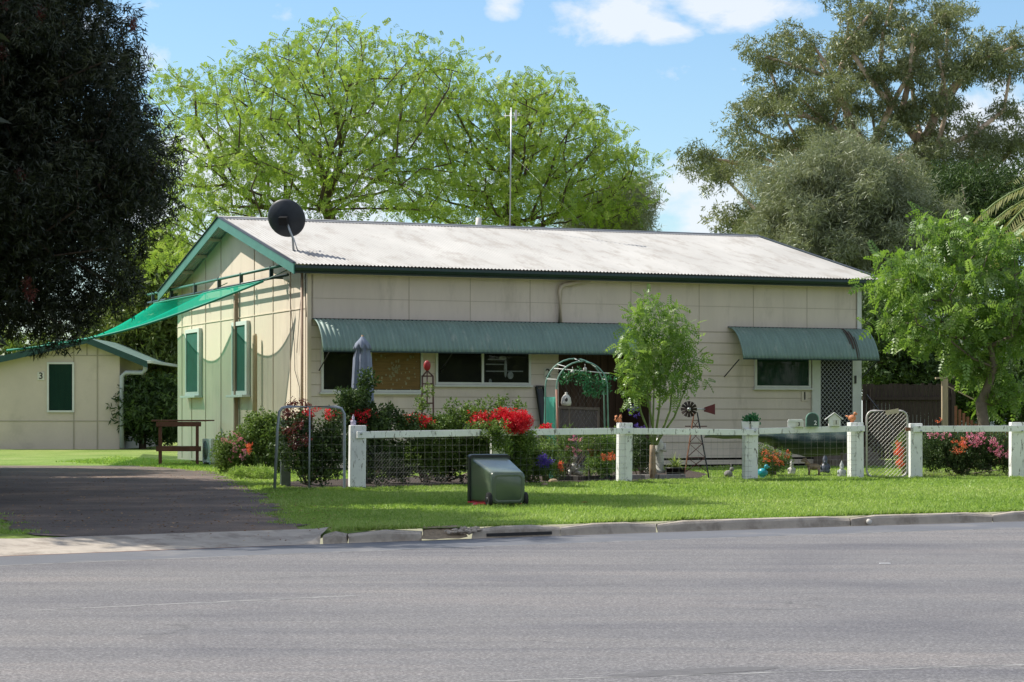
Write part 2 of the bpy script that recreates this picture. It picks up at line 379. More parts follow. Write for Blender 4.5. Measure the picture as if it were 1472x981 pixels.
def scatter(rng, centers, per, spread, tmpl, size, up=None, upw=1.0, tint_c=.35):
    C = np.repeat(centers, per, axis=0); n = len(C)
    off = rng.normal(size=(n,3))*np.asarray(spread); l = np.linalg.norm(off/np.asarray(spread),axis=1,keepdims=True); off *= np.minimum(1, 1.6/np.maximum(l,1e-6))
    P = C+off
    if up is None: R = rotmats(rng,n)
    else: R = rotmats(rng,n,up,upw)
    # keep sprays roughly upright: z axis up
    R0 = R.copy(); z = R0[:,:,2]; flip = np.where(z[:,2]<0,-1.0,1.0); R0[:,:,1] *= flip[:,None]; R0[:,:,2] *= flip[:,None]
    sc = size*rng.uniform(.7,1.35,size=n)
    vs = np.einsum('nij,mkj->nmki', R0, tmpl)*sc[:,None,None,None]+P[:,None,None,:]
    ct = rng.uniform(0,1,len(centers)).repeat(per)*tint_c+rng.uniform(0,1,n)*(1-tint_c)
    m = tmpl.shape[0]; tint = np.repeat(ct,m)+rng.normal(size=n*m)*.08
    return vs.reshape(-1,4,3), np.clip(tint,0,1)
def crown_pts(rng, ells, n, mind, shell=.35):
    out = []; vols = np.array([e[1][0]*e[1][1]*e[1][2] for e in ells]); vols = vols/vols.sum(); tries = 0
    while len(out) < n and tries < n*60:
        tries += 1; c,r = ells[rng.choice(len(ells),p=vols)]
        d = rng.normal(size=3); d /= np.linalg.norm(d); p = np.array(c)+d*np.array(r)*rng.uniform(0,1)**shell
        if all(np.sum((p-q)**2) > mind*mind for q in out): out.append(p)
    return np.array(out)
def skeleton(rng, trunk, pts, r0, bow=.12, rmin=.012, expo=.5, wpath=.28):
    """trunk: list of points (base..fork); returns MB with tapered limbs"""
    nodes = [np.array(p,float) for p in trunk]; par = [-1]+list(range(len(trunk)-1)); plen = [0.0]
    for i in range(1,len(nodes)): plen.append(plen[-1]+np.linalg.norm(nodes[i]-nodes[i-1])*.5)
    top = nodes[-1]; order = np.argsort(np.linalg.norm(pts-top,axis=1)); first = max(1,len(trunk)-2); tips = []
    for i in order:
        p = pts[i]; A = np.array(nodes[first:]); d = np.linalg.norm(A-p,axis=1)
        below = np.maximum(0, A[:,2]-p[2])*.9
        j = first+int(np.argmin(d+wpath*np.array(plen[first:])+below)); q = nodes[j]; seg = np.linalg.norm(p-q)
        k = max(1,int(seg/1.2)); prev = j
        for s in range(1,k+1):
            t = s/k; m = q+(p-q)*t
            if s < k: m = m+rng.normal(size=3)*seg*.05+np.array([0,0,-1])*seg*bow*math.sin(math.pi*t)*.8
            nodes.append(m); par.append(prev); plen.append(plen[prev]+seg/k); prev = len(nodes)-1
        tips.append(prev)
    cnt = np.zeros(len(nodes))
    for t in tips: cnt[t] += 1
    for i in range(len(nodes)-1,0,-1): cnt[par[i]] += cnt[i]
    cnt = np.maximum(cnt,.6); R = np.maximum(rmin, r0*(cnt/cnt[0])**expo)
    mb = MB()
    for i in range(1,len(nodes)):
        if par[i] < 0: continue
        a = Vector(nodes[par[i]]); b = Vector(nodes[i]); ra = min(R[par[i]], R[i]*1.35) if par[i] >= len(trunk)-1 else R[par[i]]
        d = b-a
        if d.length < 1e-4: continue
        mb.tube([a-d.normalized()*ra*.3, b+d.normalized()*R[i]*.3], [ra, R[i]], 6 if R[i] > .04 else 4, cap=False)
    return mb
def tree(name, label, cat, base, trunk, ells, n, mind, per, spread, tmpl, size, lmat, bmat, r0, seed=1, up=None, upw=1.0, group=None, expo=.5, rmin=.012, bow=.12, shell=.35, wpath=.28, tint_c=.35, extra=None, sub=None):
    rng = np.random.default_rng(seed); root = thing(name, label, cat, base, group=group); b = np.array(base,float)
    pts = crown_pts(rng, ells, n, mind, shell)
    if extra is not None: pts = np.vstack([pts, extra])
    sk = skeleton(rng, [np.array(t,float)-b for t in trunk], pts-b, r0, bow, rmin, expo, wpath); sk.build('trunk', bmat, root, fix=False)
    if sub: pts = np.vstack([pts]+[pts+rng.normal(size=pts.shape)*np.array([sub[1],sub[1],sub[1]*sub[2]]) for _ in range(sub[0])])
    vs, ti = scatter(rng, pts-b, per, spread, tmpl, size, up, upw, tint_c); quads_obj('crown', vs, lmat, root, ti)
    return root
def px_ells(lst, Y0):
    """[(px,py,rpx,rpy,dY,ry)] -> world ellipsoids at depth Y0+dY"""
    out = []
    for px,py,rx,rz,dy,ry in lst:
        Y = Y0+dy; c = at(px,py,Y); out.append((tuple(c),(rx/F*Y, ry, rz/F*Y)))
    return out
def shrub(name, label, cat, base, ells, n, mind, per, spread, tmpl, size, lmat, bmat=None, flowers=(), seed=1, group=None, up=(0,0,1), upw=1.2):
    rng = np.random.default_rng(seed); root = thing(name, label, cat, base, group=group); b = np.array(base,float)
    pts = crown_pts(rng, ells, n, mind, .6)
    st = MB(); sub = pts[rng.permutation(len(pts))[:min(len(pts),16)]]
    for p in sub:
        q = Vector(p-b); m = q*.5+Vector((rng.normal()*.04,rng.normal()*.04,0)); a = Vector((rng.normal()*.05, rng.normal()*.05, 0)); st.tube([a, m, q], [.016,.011,.006], 5, cap=False)
    st.build('stem', bmat or M_bark_grey, root, fix=False)
    vs, ti = scatter(rng, pts-b, per, spread, tmpl, size, up, upw); quads_obj('foliage', vs, lmat, root, ti)
    for (fm, fe, fn, fper, fsp, fsz) in flowers:
        fp = crown_pts(rng, fe, fn, .03, .35); vs, ti = scatter(rng, fp-b, fper, fsp, T_six, fsz); tag(quads_obj('flowers', vs, fm, root, ti), kind='stuff')
    return root

# ================================================================ GROUND, ROAD, KERB
KX = [-4.83,-2.07,-.95,-.42,1.34,4.41,6.65]; KY = [21.84,23.79,24.44,24.81,26.0,27.75,28.95]
_kp = np.polyfit(KX, KY, 2)
def yk(x):
    xc = min(max(x,-6),8); s = 2*_kp[0]*xc+_kp[1]; return float(np.polyval(_kp,xc)+s*(x-xc))
DR_L = [(22.5,-4.95),(23.6,-5.1),(24.6,-5.6),(26.5,-6.1),(28,-6.6),(33,-9.5),(54,-16),(60,-18)]
DR_R = [(22.5,-3.0),(23.6,-2.15),(25.2,-2.35),(27.2,-2.85),(31,-3.25),(36,-4.05),(40,-4.85),(47,-6.2),(49.5,-6.7),(54,-8.6),(60,-12)]
def interp(tab, y): return float(np.interp(y,[t[0] for t in tab],[t[1] for t in tab]))
def smooth(t): t = min(max(t,0),1); return t*t*(3-2*t)
def gz(x, y):
    n = y-yk(x); z = 0.0
    w = smooth((x+5.6)/.6)*smooth((-1.95-x)/.25)           # driveway crossing dips to the gutter
    z += -.115*w*(1-smooth((n-.1)/1.5)) if n < 1.7 else 0
    return z
def sheet(name, X, NN, mat, zoff, fn=gz, kind='structure'):
    mb = MB(); vs = []; fs = []
    for x in X:
        for n in NN: y = yk(x)+n; vs.append((x,y,fn(x,y)+zoff))
    m = len(NN)
    for i in range(len(X)-1):
        for j in range(m-1): fs.append((i*m+j,(i+1)*m+j,(i+1)*m+j+1,i*m+j+1))
    mb.add(vs,fs,True); o = mb.build(name, mat, fix=False)
    if kind: o['kind'] = kind
    return o
XF = sorted(set([-500,-250,-120,-60,-30,-18,-12]+list(np.arange(-8,10.01,.25))+[12,16,22,30,60,120,250,500]))
sheet('lawn_ground', XF, [.22,.35,.5,.7,.9,1.1,1.3,1.5,1.7,2,3,5,8,12,18,26,36,50,80,130,250,500,900], M_ground, 0, fn=lambda x,y: gz(x,y)-(.035 if -5.9 < x < -1.7 and y-yk(x) < 1.15 else 0))
sheet('road', XF, [-400,-80,-30,-20,-10,-5,-3,-1.5,-.05], M_asph, 0, fn=lambda x,y: -.12)
sheet('gutter_strip', list(np.arange(-30,30.1,.5)), [-1.55,-1.2,-.6,-.03], M_gutter, .0012, fn=lambda x,y: -.12)
sheet('gutter_edge_line', list(np.arange(-30,30.1,.5)), [-1.62,-1.56], M_paint, .0012, fn=lambda x,y: -.12)
# faint long paint trace on the left, seam bottom right and patch
def strip(name, pts, w, mat, z):
    mb = MB(); pts = [Vector((p.x,p.y,z)) for p in pts]; vs = []
    for i,p in enumerate(pts):
        d = (pts[min(i+1,len(pts)-1)]-pts[max(i-1,0)]).normalized(); nn = Vector((-d.y,d.x,0)); ww = w*random.uniform(.6,1.2); vs += [p-nn*ww/2, p+nn*ww/2]
    mb.add(vs,[(2*i,2*i+2,2*i+3,2*i+1) for i in range(len(pts)-1)]); o = mb.build(name, mat, fix=False); o['kind'] = 'structure'; return o
def GR(px,py):
    Y = F*(H+.12)/(py-HY); return Vector(((px-CX)/F*Y, Y, -.12))
strip('faded_road_line', [GR(50+i*20, 878-(i*20)*.047+random.uniform(-.5,.5)) for i in range(24)], .06, M_paint, -.1188)
strip('road_seam', [GR(660+i*34, 981-(i*34)*.031+random.uniform(-.7,.7)) for i in range(26)], .035, M_paint, -.1188)
0 and strip('road_patch_line', [GR(820+i*25, 905-(i*25)*.03+random.uniform(-.7,.7)) for i in range(28)], .05, M_asph, -.1125)
pb = MB(); cx = GR(1010,966); ring = [(cx+Vector((math.cos(a)*.42*(1+.25*random.random()), math.sin(a)*.10*(1+.9*random.random())+math.cos(a)*.2,0))) for a in [i*math.tau/18 for i in range(18)]]
pb.add([(p.x,p.y,-.1186) for p in ring],[tuple(range(18))]); pb.build('road_patch', M_patch, fix=False)['kind'] = 'structure'
# kerb: broken at the driveway crossing and around the worn gap
def kerb(x0, x1, name):
    n = max(2,int((x1-x0)/.3)); X = [x0+(x1-x0)*i/n for i in range(n+1)]; vs = []
    prof = [(0,-.13),(.012,-.03),(.035,-.004),(.06,.004),(.22,.006),(.24,-.05)]
    for i,x in enumerate(X):
        e = 1.0
        if i in (0,n): e = .75
        for (a,z) in prof: vs.append((x+random.uniform(-.01,.01)*(i in (0,n)), yk(x)+a+random.uniform(-.004,.004), (z+.13)*e-.13 if z > -.1 else z))
    m = len(prof); fs = [(i*m+j,(i+1)*m+j,(i+1)*m+j+1,i*m+j+1) for i in range(n) for j in range(m-1)]; fs += [tuple(range(m)), tuple(n*m+j for j in range(m-1,-1,-1))]
    mb = MB(); mb.add(vs,fs); o = mb.build(name, M_conc); o['kind'] = 'structure'; return o
def lump(name, c, s, mat, seed):
    mb = MB(); random.seed(seed); mb.ell(c, s, 10, jit=.22); o = mb.build(name, mat); o['kind'] = 'structure'; return o
xs = [-2.05,-1.0]; kerb(-2.02,-1.78,'kerb'); kerb(-1.765,-1.0,'kerb')
k = -.45
for a,b in ((-.45,.55),(.562,1.7),(1.712,4.2),(4.212,6.2),(6.212,9),(9.01,14),(14.01,40)): kerb(a,b,'kerb')
kerb(-40,-5.35,'kerb')
dr = MB(); dr.box(-.3,.52,yk(0.1)-.012,yk(.1)+.01,-.115,-.06,None); 
inl = MB(); inl.bar((-.28,yk(-.28)-.006,-.085),(.45,yk(.45)-.006,-.085),.02,.035); inl.build('drain_slot', M_dark)['kind'] = 'structure'
kp = MB(); P = (4.45,yk(4.45)-.01,-.07)
kp.tube([(P[0],P[1]+.05,P[2]),(P[0],P[1]-.035,P[2])],.035,12); tag(kp.build('drain_pipe', M_plate),'small round stormwater pipe end poking through the right kerb face','drain pipe')
# driveway
def drive_sheet(name, y0, y1, ny, zoff, mat, Lt, Rt, nx=24, wob=.12):
    mb = MB(); vs = []; fs = []
    for i in range(ny+1):
        y = y0+(y1-y0)*i/ny; l = interp(Lt,y)+random.uniform(-wob,wob); r = interp(Rt,y)+random.uniform(-wob,wob)
        for j in range(nx+1):
            x = l+(r-l)*j/nx; yy = y
            vs.append((x,max(yy, yk(x)+1.05),0)); 
    vs = [(x,y,gz(x,y)+zoff+.012*math.sin(x*3+y)*0) for x,y,_ in vs]; m = nx+1
    for i in range(ny):
        for j in range(nx): fs.append((i*m+j,i*m+j+1,(i+1)*m+j+1,(i+1)*m+j))
    mb.add(vs,fs,True); o = mb.build(name, mat, fix=False); o['kind'] = 'structure'; return o
drive_sheet('driveway', 23.2, 55.5, 120, .010, M_drive, DR_L, DR_R)
mb = MB(); vs = []; NN = [-.02,.1,.3,.6,.9,1.15]; X = list(np.arange(-5.45,-1.98,.1))
for x in X:
    for n in NN: y = yk(x)+n; vs.append((x,y,gz(x,y)+.016 if n > 0 else -.123))
m = len(NN); mb.add(vs,[(i*m+j,(i+1)*m+j,(i+1)*m+j+1,i*m+j+1) for i in range(len(X)-1) for j in range(m-1)],True)
mb.build('driveway_crossing', M_conc, fix=False)['kind'] = 'structure'
strip('rusty_gutter_bar', [Vector((x,yk(x)-.04,0)) for x in np.arange(-5.2,-2.1,.3)], .05, M_rust, -.1175)
# worn dirt gap in kerb
mb = MB(); vs = []; X = list(np.arange(-1.0,-.44,.07)); NN = [-.12,0,.1,.25,.4]
for x in X:
    for n in NN: vs.append((x+random.uniform(-.02,.02), yk(x)+n, -.115+.115*smooth((n+.1)/.5)+.012+random.uniform(-.008,.008)))
m = len(NN); mb.add(vs,[(i*m+j,(i+1)*m+j,(i+1)*m+j+1,i*m+j+1) for i in range(len(X)-1) for j in range(m-1)],True); mb.build('worn_dirt_gap', pm('pale_dirt',(.26,.20,.13),.9,.3,20,.5,60), fix=False)['kind'] = 'structure'
rb = MB(); random.seed(3)
for _ in range(40):
    x = random.uniform(-.75,-.3); rb.ell((x,yk(x)+random.uniform(-.05,.25),-.05+random.uniform(0,.04)),(random.uniform(.015,.05),random.uniform(.015,.04),random.uniform(.01,.03)),6,jit=.25)
tag(rb.build('kerb_rubble', M_conc), 'crumbled concrete rubble where the kerb has broken', 'rubble', kind='stuff')
# garden bed soil
bed = MB()
def bedpoly(px): return [tuple(G(x,y).xy) for x,y in px]
def soilpatch(name, px, z=.012):
    pts = bedpoly(px); mb = MB(); mb.add([(x,y,z) for x,y in pts],[tuple(range(len(pts)))]); o = mb.build(name, M_soil, fix=False); o['kind'] = 'structure'; return pts
BED = soilpatch('garden_soil', [(505,704),(600,700),(720,697),(800,695),(1000,689),(1020,683),(985,676),(700,684),(520,688),(405,694),(410,702)])
BED2 = soilpatch('rose_bed_soil', [(1318,688),(1470,687),(1560,686),(1560,676),(1330,677)])

# lawn blades
def inpoly(x, y, poly):
    c = np.zeros(len(x),bool); n = len(poly); j = n-1
    for i in range(n):
        xi,yi = poly[i]; xj,yj = poly[j]
        c ^= ((yi>y)!=(yj>y)) & (x < (xj-xi)*(y-yi)/(yj-yi+1e-12)+xi); j = i
    return c
def blades(name, label, n, y0, y1, hmin, hmax, seed, edge=False):
    rng = np.random.default_rng(seed); Y = y0*(y1/y0)**rng.uniform(0,1,n); X = rng.uniform(-.25,.25,n)*Y
    if edge: X = rng.uniform(-6,9,n); Y = np.array([yk(x) for x in X])+.17+np.abs(rng.normal(size=n))*.10
    ky = np.polyval(_kp,np.clip(X,-6,8)); s = 2*_kp[0]*np.clip(X,-6,8)+_kp[1]; ky = ky+s*(X-np.clip(X,-6,8))
    L = np.interp(Y,[t[0] for t in DR_L],[t[1] for t in DR_L]); R = np.interp(Y,[t[0] for t in DR_R],[t[1] for t in DR_R])
    wob = .18*np.sin(Y*3.1)+.12*np.sin(Y*7.7+1)+rng.normal(size=n)*.10
    keep = (Y-ky > .17) & ~((X > L-wob) & (X < R+wob)) & ~inpoly(X,Y,BED) & ~((X<-1.95)&(X>-5.5)&(Y-ky<1.2)) & ~((X>-1.05)&(X<-.4)&(Y-ky<.35))
    # not inside the houses
    lx = (X-HO.x)*U.x+(Y-HO.y)*U.y; ly = (X-HO.x)*V.x+(Y-HO.y)*V.y; keep &= ~((lx>-.05)&(ly>-.05))
    X = X[keep]; Y = Y[keep]; n = len(X)
    pat = np.clip(.5+.22*np.sin(X*1.3+np.sin(Y*.7)*2)+.2*np.sin(Y*1.9+X*.9)+.22*np.sin(X*4.1+Y*2.3+np.sin(Y*5)*1.5)+.2*np.sin(X*7.7-Y*5.1),0,1)
    h = rng.uniform(hmin,hmax,n)*(.45+1.1*pat); a = rng.uniform(0,math.tau,n); w = rng.uniform(.006,.013,n)*(Y/30)
    lean = rng.normal(size=(n,2))*h[:,None]*.55
    Z = np.zeros(n)
    m = (X<-1.8)&(X>-5.7)&(Y-np.polyval(_kp,X)<1.7)
    Z[m] = [gz(x,y) for x,y in zip(X[m],Y[m])]
    b = np.stack([X,Y,Z],1); sx = np.stack([np.cos(a)*w,np.sin(a)*w,0*w],1)
    tip = b+np.concatenate([lean,h[:,None]],1)
    vs = np.stack([b-sx,b+sx,tip],1); t = np.clip(rng.uniform(0,1,n)*.7+pat*.3,0,1)
    return tag(quads_obj(name, vs, L_grass, None, np.clip(t+.25*np.sin(X*.8+2)*np.sin(Y*.55),0,1), k=3), label, 'grass', kind='stuff')
blades('lawn_grass','short bright green mown grass across the verge and yard', 420000, 23.5, 70, .018, .045, 1)
L_weed = leafmat('weed_leaf', (.14,.24,.05), (.22,.33,.08), (.34,.42,.14), .4, .02)
def weeds(name, label, pts, n_per, size, mat, seed, tm):
    rng = np.random.default_rng(seed); vs,ti = scatter(rng,np.array(pts),n_per,(.05,.05,.012),tm,size,(0,0,.8),1.0); return tag(quads_obj(name,vs,mat,None,ti),label,'weeds',kind='stuff')
rng = np.random.default_rng(55); P_ = []
while len(P_) < 520:
    x = rng.uniform(-4.5,9); n_ = rng.uniform(0,1)**.8*11+.25; y = yk(x)+n_
    if y < 37 and not (interp(DR_L,y)-.1 < x < interp(DR_R,y)+.1) and not (x < -1.9 and n_ < 1.3): P_.append((x,y,.015))
weeds('lawn_weeds','small broad-leaved weeds dotted through the verge grass',P_,4,.034,L_weed,56,T_six)
P_ = []
for a,b in (((-4.1,36.9),(-2.4,37.3)),((-2.6,37.2),(2.1,41.1)),((2.1,41.1),(6.8,43.8)),((6.8,43.8),(12,44.5))):
    for _ in range(260):
        q = rng.uniform(); P_.append((a[0]+(b[0]-a[0])*q+rng.normal()*.05, a[1]+(b[1]-a[1])*q+rng.normal()*.10, .01))
weeds('fence_line_grass','longer untrimmed grass along the foot of the white fence',P_,5,.075,L_grass,57,T_narrow)
blades('edge_grass','longer grass fringe spilling over the back of the kerb', 12000, 24, 30, .03, .07, 2, True)

# ================================================================ HOUSE
house = thing('house', 'long low cream house with white corrugated roof and green window awnings', 'house', HO, TH)
LX, LY = 14.5, 12.2; OE, OG = .38, .45; ZE = 4.66; ZR = 6.22
SL = (ZR-ZE)/(LY/2+OE)
def rz_(y): return ZR-SL*abs(y-LY/2)
FLOOR = .62
px0, _ = FW(803,540); px1, _ = FW(936,540)      # porch opening
PTOP = FW(850,495)[1]
# walls
w = MB(); T = .12
zt = rz_(0)-.06
w.box(0,px0,0,T,.32,zt); w.box(px1,LX,0,T,.32,zt); w.box(px0,px1,0,T,PTOP,zt)
w.build('front_wall', M_wall_front, house, fix=False)
w = MB(); w.box(0,LX,LY-T,LY,.1,zt); w.build('rear_wall', M_wall_front, house)
for nm,x0,x1 in (('gable_wall',-.003,T-.003),('gable_wall',LX-T+.003,LX+.003)):
    w = MB(); w.prism([(T*.0+.0,.05),(LY,.05),(LY,zt),(LY/2,rz_(LY/2)-.06),(0,zt)],x0,x1,'x'); w.build(nm, M_wall_gable, house)
# porch recess
w = MB(); D = 1.6
w.box(px0-.1,px0,T,D,.1,PTOP+.1); w.box(px1,px1+.1,T,D,.1,PTOP+.1); w.box(px0,px1,T+.001,D,PTOP,PTOP+.1); w.build('porch_lining', M_brnboard, house)
w = MB()
n = 12
for i in range(n):
    a = px0+(px1-px0)*i/n; b = px0+(px1-px0)*(i+1)/n; w.box(a+.006,b-.006,D,D+.03+.01*(i%3),.1,PTOP)
w.box(px0,px1,D+.05,D+.1,.1,PTOP); w.build('porch_rear_boards', M_brnboard, house)
w = MB(); w.box(px0,px1,T,D,FLOOR-.12,FLOOR); w.build('porch_floor', M_gtimber, house)
# horizontal board joints on the front, fibro panel joints above
_, zs = FW(1000,477); ztop = zt
j = MB(); z = zs
j.box(0,LX,-.006,.002,zs-.012,zs+.012)
z = zs-.27
while z > .5:
    if z > PTOP-.02: j.box(.05,LX,-.004,.002,z-.006,z+.006)
    else: j.box(.05,px0-.02,-.004,.002,z-.006,z+.006); j.box(px1+.02,LX,-.004,.002,z-.006,z+.006)
    z -= .27
for p in (588,676,762,907,1005,1083,1160):
    x,_ = FW(p,430); j.box(x-.008,x+.008,-.005,.002,zs,ztop)
j.box(0,LX,-.004,.002,zs+.62,zs+.63); j.build('board_joints', M_joint, house, fix=False)
# weatherboard lips (thin overlapping boards catch light)
lb = MB(); z = zs-.27
while z > .5:
    for a,b in (((0.05,px0-.02),(px1+.02,LX-.02)) if z < PTOP else ((.05,LX-.02),)):
        lb.add([(a,-.001,z+.262),(b,-.001,z+.262),(b,-.014,z+.008),(a,-.014,z+.008),(a,0,z+.008),(b,0,z+.008)],[(0,1,2,3),(3,2,5,4)])
    z -= .27
lb.build('weatherboards', M_wall_front, house, fix=False)
# baseboards and dark underfloor
b = MB()
for zz in (.06,.22): b.box(.0,px0,-.02,.02,zz,zz+.11); b.box(px1,LX,-.02,.02,zz,zz+.11)
b.build('base_board', M_wall_front, house)
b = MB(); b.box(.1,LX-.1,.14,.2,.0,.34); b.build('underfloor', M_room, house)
b = MB(); b.box(-.03,.06,-.035,-.002,.1,zt-.02); b.box(-.035,-.006,-.03,.09,.1,zt-.02); b.build('corner_trim', M_wall_gable, house)
b = MB(); b.box(LX-.09,LX+.03,-.035,-.002,.1,zt-.02); b.box(LX+.006,LX+.035,-.03,.09,.1,zt-.02); b.build('corner_trim', M_white, house)
# gable battens + seam
j = MB(); ysm, zsm = GW(434.7,443.6); 
for p in (440,418,393,366,318,296,276,262):
    y,_ = GW(p,450); j.box(-.022,-.002,y-.012,y+.012,.1,rz_(y)-.1)
j.box(-.02,-.002,0,LY,zsm-.01,zsm+.012); j.build('batten', M_wall_gable, house)
j = MB()
for p in (440,418,393,366,318,296,276,262):
    y,_ = GW(p,450); j.box(-.006,-.001,y-.019,y-.013,.1,rz_(y)-.1)
j.box(-.006,-.001,0,LY,zsm-.02,zsm-.011); j.build('batten_joint', M_joint, house, fix=False)
# corrugated roof
def corr(mb, x0, x1, path, pitch=.090, amp=.013, spw=8):
    n = int((x1-x0)/pitch*spw); vs = []; m = len(path)
    for i in range(n+1):
        x = x0+(x1-x0)*i/n; d = amp*math.sin(2*math.pi*(x-x0)/pitch)
        for (y,z,ny,nz) in path: vs.append((x,y+ny*d,z+nz*d))
    mb.add(vs,[(i*m+k,(i+1)*m+k,(i+1)*m+k+1,i*m+k+1) for i in range(n) for k in range(m-1)],True)
ln = math.hypot(1,SL); nz = 1/ln; ny = SL/ln
for nm,(ya,yb) in (('roof',(-OE,LY/2)),('roof',(LY+OE,LY/2))):
    mb = MB(); path = []
    sg = -1 if ya < yb else 1
    for t in (0,.33,.66,1): y = ya+(yb-ya)*t; path.append((y,rz_(y)+.016,sg*ny,nz))
    corr(mb,-OG,LX+OG,path); r = mb.build(nm, M_roof, house, fix=False)
    if nm == 'roof' and ya < 0: ROOF = r
    mb2 = MB(); sd = []
mb = MB(); 
for s_ in (-1,1):
    mb.bar((-OG-.01,LY/2+s_*.085,ZR+.012),(LX+OG+.01,LY/2+s_*.085,ZR+.012),.17,.006,up=(0,s_*ny,nz))
mb.tube([(-OG-.01,LY/2,ZR+.04),(LX+OG+.01,LY/2,ZR+.04)],.028,8); mb.build('ridge_cap', pm('grey_ridge',(.30,.31,.32),.5,.12,2,metal=.3), ROOF)
# purlins in the gable overhang, barge boards, fascia, gutter
for s_ in (0,1):
    for q in (.35,1.75,3.15,4.55,5.8):
        y = q if s_ == 0 else LY-q; mb = MB(); mb.box(-OG+.03,-.004,y-.04,y+.04,rz_(y)-.085,rz_(y)-.012); mb.build('purlin', M_wall_gable, house)
for xx in (-OG-.02,LX+OG-.02):
    for (ya,yb) in ((-OE-.02,LY/2),(LY+OE+.02,LY/2)):
        mb = MB(); poly = [(ya,rz_(ya)+.03),(yb,rz_(yb)+.03),(yb,rz_(yb)-.21),(ya,rz_(ya)-.21)]; mb.prism(poly,xx,xx+.035,'x'); mb.build('barge_board', M_green, house)
        mb = MB(); mb.bar((xx+.015,ya,rz_(ya)+.045),(xx+.015,yb,rz_(yb)+.045),.10,.012,up=(1,0,0) if False else (0,0,1)); mb.build('barge_capping', M_dish, house)
mb = MB(); mb.box(-OG+.02,LX+OG-.03,-OE+.06,-OE+.09,ZE-.19,ZE-.01); mb.build('fascia', M_dkgreen, house)
mb = MB(); z0 = ZE-.02
for a,b_ in (((-OE-.06),(-OE+.05)),):
    mb.prism([(a,z0),(a-.01,z0-.06),(a+.02,z0-.115),(b_,z0-.115),(b_,z0-.105),(a+.025,z0-.105),(a,z0-.055),(a+.01,z0)],-OG+.02,LX+OG-.03,'x')
mb.build('gutter', M_dkgreen, house)
mb = MB(); mb.box(.02,LX-.02,-OE+.09,-.003,ZE-.19,ZE-.17); mb.build('eave_soffit', M_wall_front, house)
# front windows
def window(xa, xb, za, zb, panes, fill, y=-.0, name='window', fw=.055, sill=True):
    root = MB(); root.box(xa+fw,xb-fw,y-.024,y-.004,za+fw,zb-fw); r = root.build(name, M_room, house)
    f = MB(); f.box(xa,xb,y-.06,y,zb-fw,zb); f.box(xa,xb,y-.06,y,za,za+fw); f.box(xa,xa+fw,y-.06,y,za+fw,zb-fw); f.box(xb-fw,xb,y-.06,y,za+fw,zb-fw)
    for p in panes: f.box(p-.03,p+.03,y-.055,y,za+fw,zb-fw)
    f.build('frame', M_white, r, bevel=.004)
    g = MB(); g.add([(xa+fw,y-.04,za+fw),(xb-fw,y-.04,za+fw),(xb-fw,y-.04,zb-fw),(xa+fw,y-.04,zb-fw)],[(0,1,2,3)]); g.build('pane', M_glass, r, fix=False)
    if sill: s_ = MB(); s_.box(xa-.04,xb+.04,y-.10,y-.001,za-.05,za-.003); s_.build('sill', M_white, r, bevel=.004)
    return r
xa,za = FW(461,567); xb,_ = FW(607,567); _,zb = FW(470,488); xm,_ = FW(532,540)
W1 = window(xa,xb,za+.05,zb,[xm],None); xq,_ = FW(600,540)
mb = MB(); mb.box(xm+.04,xb-.07,-.032,-.025,za+.12,zb-.06); mb.build('blind', M_bamboo, W1)
lace = MB()
random.seed(5)
for _ in range(70):
    if random.random() < .45: x,z = FW(567+random.gauss(0,4.5), 530+random.gauss(0,6))
    else: x,z = FW(random.uniform(540,598), random.uniform(512,562))
    s_ = random.uniform(.008,.022); lace.box(x-s_,x+s_,-.0345,-.0335,z-s_*1.4,z+s_*1.4)
lace.build('light_gaps', pm('light_gaps',(.45,.38,.22),.6,.2), W1)['kind'] = 'stuff'
xa,za = FW(625.5,555); xb,_ = FW(762,555); _,zb = FW(640,488); xm,_ = FW(693,540)
W2 = window(xa,xb,za+.03,zb,[xm],None)
mb = MB(); 
random.seed(11)
for (p,q,s1,s2) in ((722,515,.12,.05),(726,530,.05,.22),(733,540,.10,.09),(704,549,.05,.07),(712,524,.25,.012),(712,534,.25,.012),(740,534,.2,.012),(712,517,.2,.01)):
    x,z = FW(p,q)
    if s2 < .02: mb.box(x-s1,x+s1,-.031,-.027,z-s2,z+s2)
    else: mb.ell((x,-.031,z),(s1*.8,.005,s2),10)
mb.build('shelf_ornaments', pm('pale_ornaments',(.30,.31,.32),.6,.3,20), W2)
xa,za = FW(1084,560); xb,_ = FW(1164,560); _,zb = FW(1100,500)
W3 = window(xa,xb,za+.04,zb,[],None)
mb = MB(); n = 26
vs = []
for i in range(n+1):
    x = xa+.06+(xb-xa-.12)*i/n; yy = -.031+.005*math.sin(i*1.9); vs += [(x,yy,za+.1),(x,yy,zb-.05)]
mb.add(vs,[(2*i,2*i+2,2*i+3,2*i+1) for i in range(n)],True); mb.build('curtain', M_curtain, W3, fix=False)
